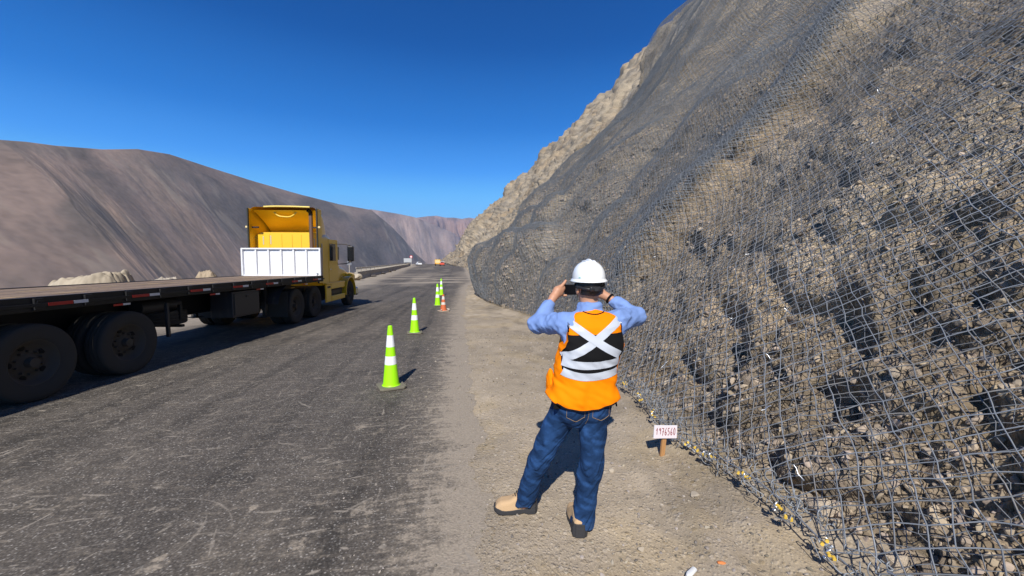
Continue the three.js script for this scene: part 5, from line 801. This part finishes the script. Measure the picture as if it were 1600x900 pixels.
    mesh('upper', sdfMesh(upper, [-0.08, 0.0, -0.2], [0.08, 0.21, 0.15], 0.005), tanL, b);
    const s = (x, y, z) => { const g = 0.008 * ss(0.0, 0.03, z) * ss(0.06, 0.03, z); return smax(Math.abs(x) - wz(z) - 0.011, Math.max(-0.182 - z, z - 0.127, y - pl([[-0.18, 0.05], [-0.1, 0.036], [0, 0.042], [0.05, 0.046], [0.08, 0.056], [0.12, 0.07]], z), 0.002 + g + pl([[-0.18, 0.014], [-0.14, 0], [0.12, 0]], z) - y), 0.008); };
    mesh('sole', sdfMesh(s, [-0.08, -0.01, -0.21], [0.08, 0.08, 0.15], 0.005), soleM, b);
    mesh('heel_counter', sdfMesh((x, y, z) => smax(upper(x, y, z) - 0.004, Math.max(0.062 - z, y - 0.095), 0.006), [-0.08, 0.02, 0.0], [0.08, 0.21, 0.15], 0.005), soleM, b);
    for (let k = 0; k < 4; k++) mesh('lace', tube([[-0.026, 0.098 + k * 0.016, -0.035 + k * 0.012], [0, 0.112 + k * 0.016, -0.045 + k * 0.012], [0.026, 0.098 + k * 0.016, -0.035 + k * 0.012]], 0.004), soleM, b);
    return b;
  };
  boot(0.485, -2.77, 1.42, dirtY(0.45, -2.77) + 0.001); boot(0.842, -2.545, -0.16, dirtY(0.83, -2.5) + 0.001);
  // hard hat: shell with ridge, brim, suspension band
  const hat = new THREE.Group(); hat.name = 'helmet'; hat.position.set(HD[0], HD[1] + 0.055, HD[2] - 0.002); hat.rotation.x = 0.03; hat.rotation.z = 0.02; M.add(hat);
  const shell = gridGeo(49, 18, (i, j) => { const a = i / 48 * Math.PI * 2, v = j / 17 * Math.PI / 2, c = Math.pow(Math.cos(v), 0.82), r = 0.0035 * Math.exp(-((Math.sin(a) * c / 0.16) ** 2)) * (c < 0.92 ? 1 : 0.4); return [Math.sin(a) * 0.106 * c, 0.122 * Math.pow(Math.sin(v), 0.92) + r * 1.6 * Math.sin(v), Math.cos(a) * 0.132 * c]; });
  mesh('shell', shell, helmetW, hat);
  const lipF = (r, a) => { const front = ss(0.1, 1, -Math.cos(a)); return [Math.sin(a) * (0.106 + r * 0.012), -r * 0.008 - front * r * 0.006, Math.cos(a) * (0.132 + r * (0.012 + 0.045 * front))]; };
  mesh('brim', mergeGeometries([gridGeo(49, 4, (i, j) => { const a = i / 48 * Math.PI * 2, p = lipF(j / 3, a); return [p[0], p[1] + 0.006 * (1 - j / 3), p[2]]; }), gridGeo(49, 4, (i, j) => { const a = i / 48 * Math.PI * 2, p = lipF(1 - j / 3, a); return [p[0], p[1] - 0.004, p[2]]; }), gridGeo(49, 3, (i, j) => { const p = lipF(1, i / 48 * Math.PI * 2); return [p[0], p[1] - j * 0.002, p[2]]; })]), helmetW, hat);
  mesh('ridge', tube([[0, 0.102, 0.078], [0, 0.124, 0.035], [0, 0.128, 0], [0, 0.124, -0.04], [0, 0.1, -0.085]], 0.008, 24, 8), helmetW, hat);
  for (const s of [-1, 1]) mesh('ridge', tube([[s * 0.03, 0.1, 0.07], [s * 0.03, 0.119, 0.03], [s * 0.03, 0.122, 0], [s * 0.03, 0.118, -0.04]], 0.005, 20, 6), helmetW, hat);
  mesh('decal', (() => { const g = new THREE.PlaneGeometry(0.016, 0.006); g.rotateY(-0.95); return g.translate(-0.088, 0.018, 0.077); })(), mat(0.25, 0.6, 0.52, 0.5), hat);
  const band = mesh('suspension_band', tube(Array.from({ length: 15 }, (_, i) => { const a = -1.5 + i / 14 * 3; return [Math.sin(a) * 0.092, -0.035 - 0.022 * Math.cos(a), Math.cos(a) * 0.098 + 0.02]; }), 0.009, 40, 8), mat(0.02, 0.02, 0.022, 0.35), hat);
  mesh('ratchet', new RoundedBoxGeometry(0.075, 0.03, 0.022, 3, 0.01).translate(0, -0.052, 0.124), mat(0.02, 0.02, 0.022, 0.3), band);
  mesh('knob', cyl(0.014, 0.014, 0.014, 0, -0.052, 0.138, 'z', 18), mat(0.03, 0.03, 0.033, 0.3), band);
  // watch on the right wrist
  const wt = mesh('wristwatch', new THREE.TorusGeometry(0.033, 0.009, 8, 24).applyQuaternion(new THREE.Quaternion().setFromUnitVectors(V(0, 0, 1), V(J.elR[0] - J.wrR[0], J.elR[1] - J.wrR[1], J.elR[2] - J.wrR[2]).normalize())).translate(lerp(J.wrR[0], J.elR[0], 0.02), lerp(J.wrR[1], J.elR[1], 0.02), lerp(J.wrR[2], J.elR[2], 0.02)), blackF, M);
  // the phone, held level in both hands
  const ph = thing('phone', 'black phone held sideways in front of the man\'s face', 'phone', [0.935, 1.588, -2.938], 0); mesh('case', new RoundedBoxGeometry(0.168, 0.078, 0.01, 3, 0.0048), cloth(0.008, 0.008, 0.01, 0.5), ph); mesh('screen', new THREE.PlaneGeometry(0.156, 0.07).translate(0, 0, 0.0056), cloth(0.006, 0.006, 0.008, 0.2), ph); mesh('camera_bump', box(0.03, 0.03, 0.004, -0.06, 0.018, -0.0065, 0.0015), mat(0.02, 0.02, 0.02, 0.2), ph);
}

renderer.render(scene, camera);
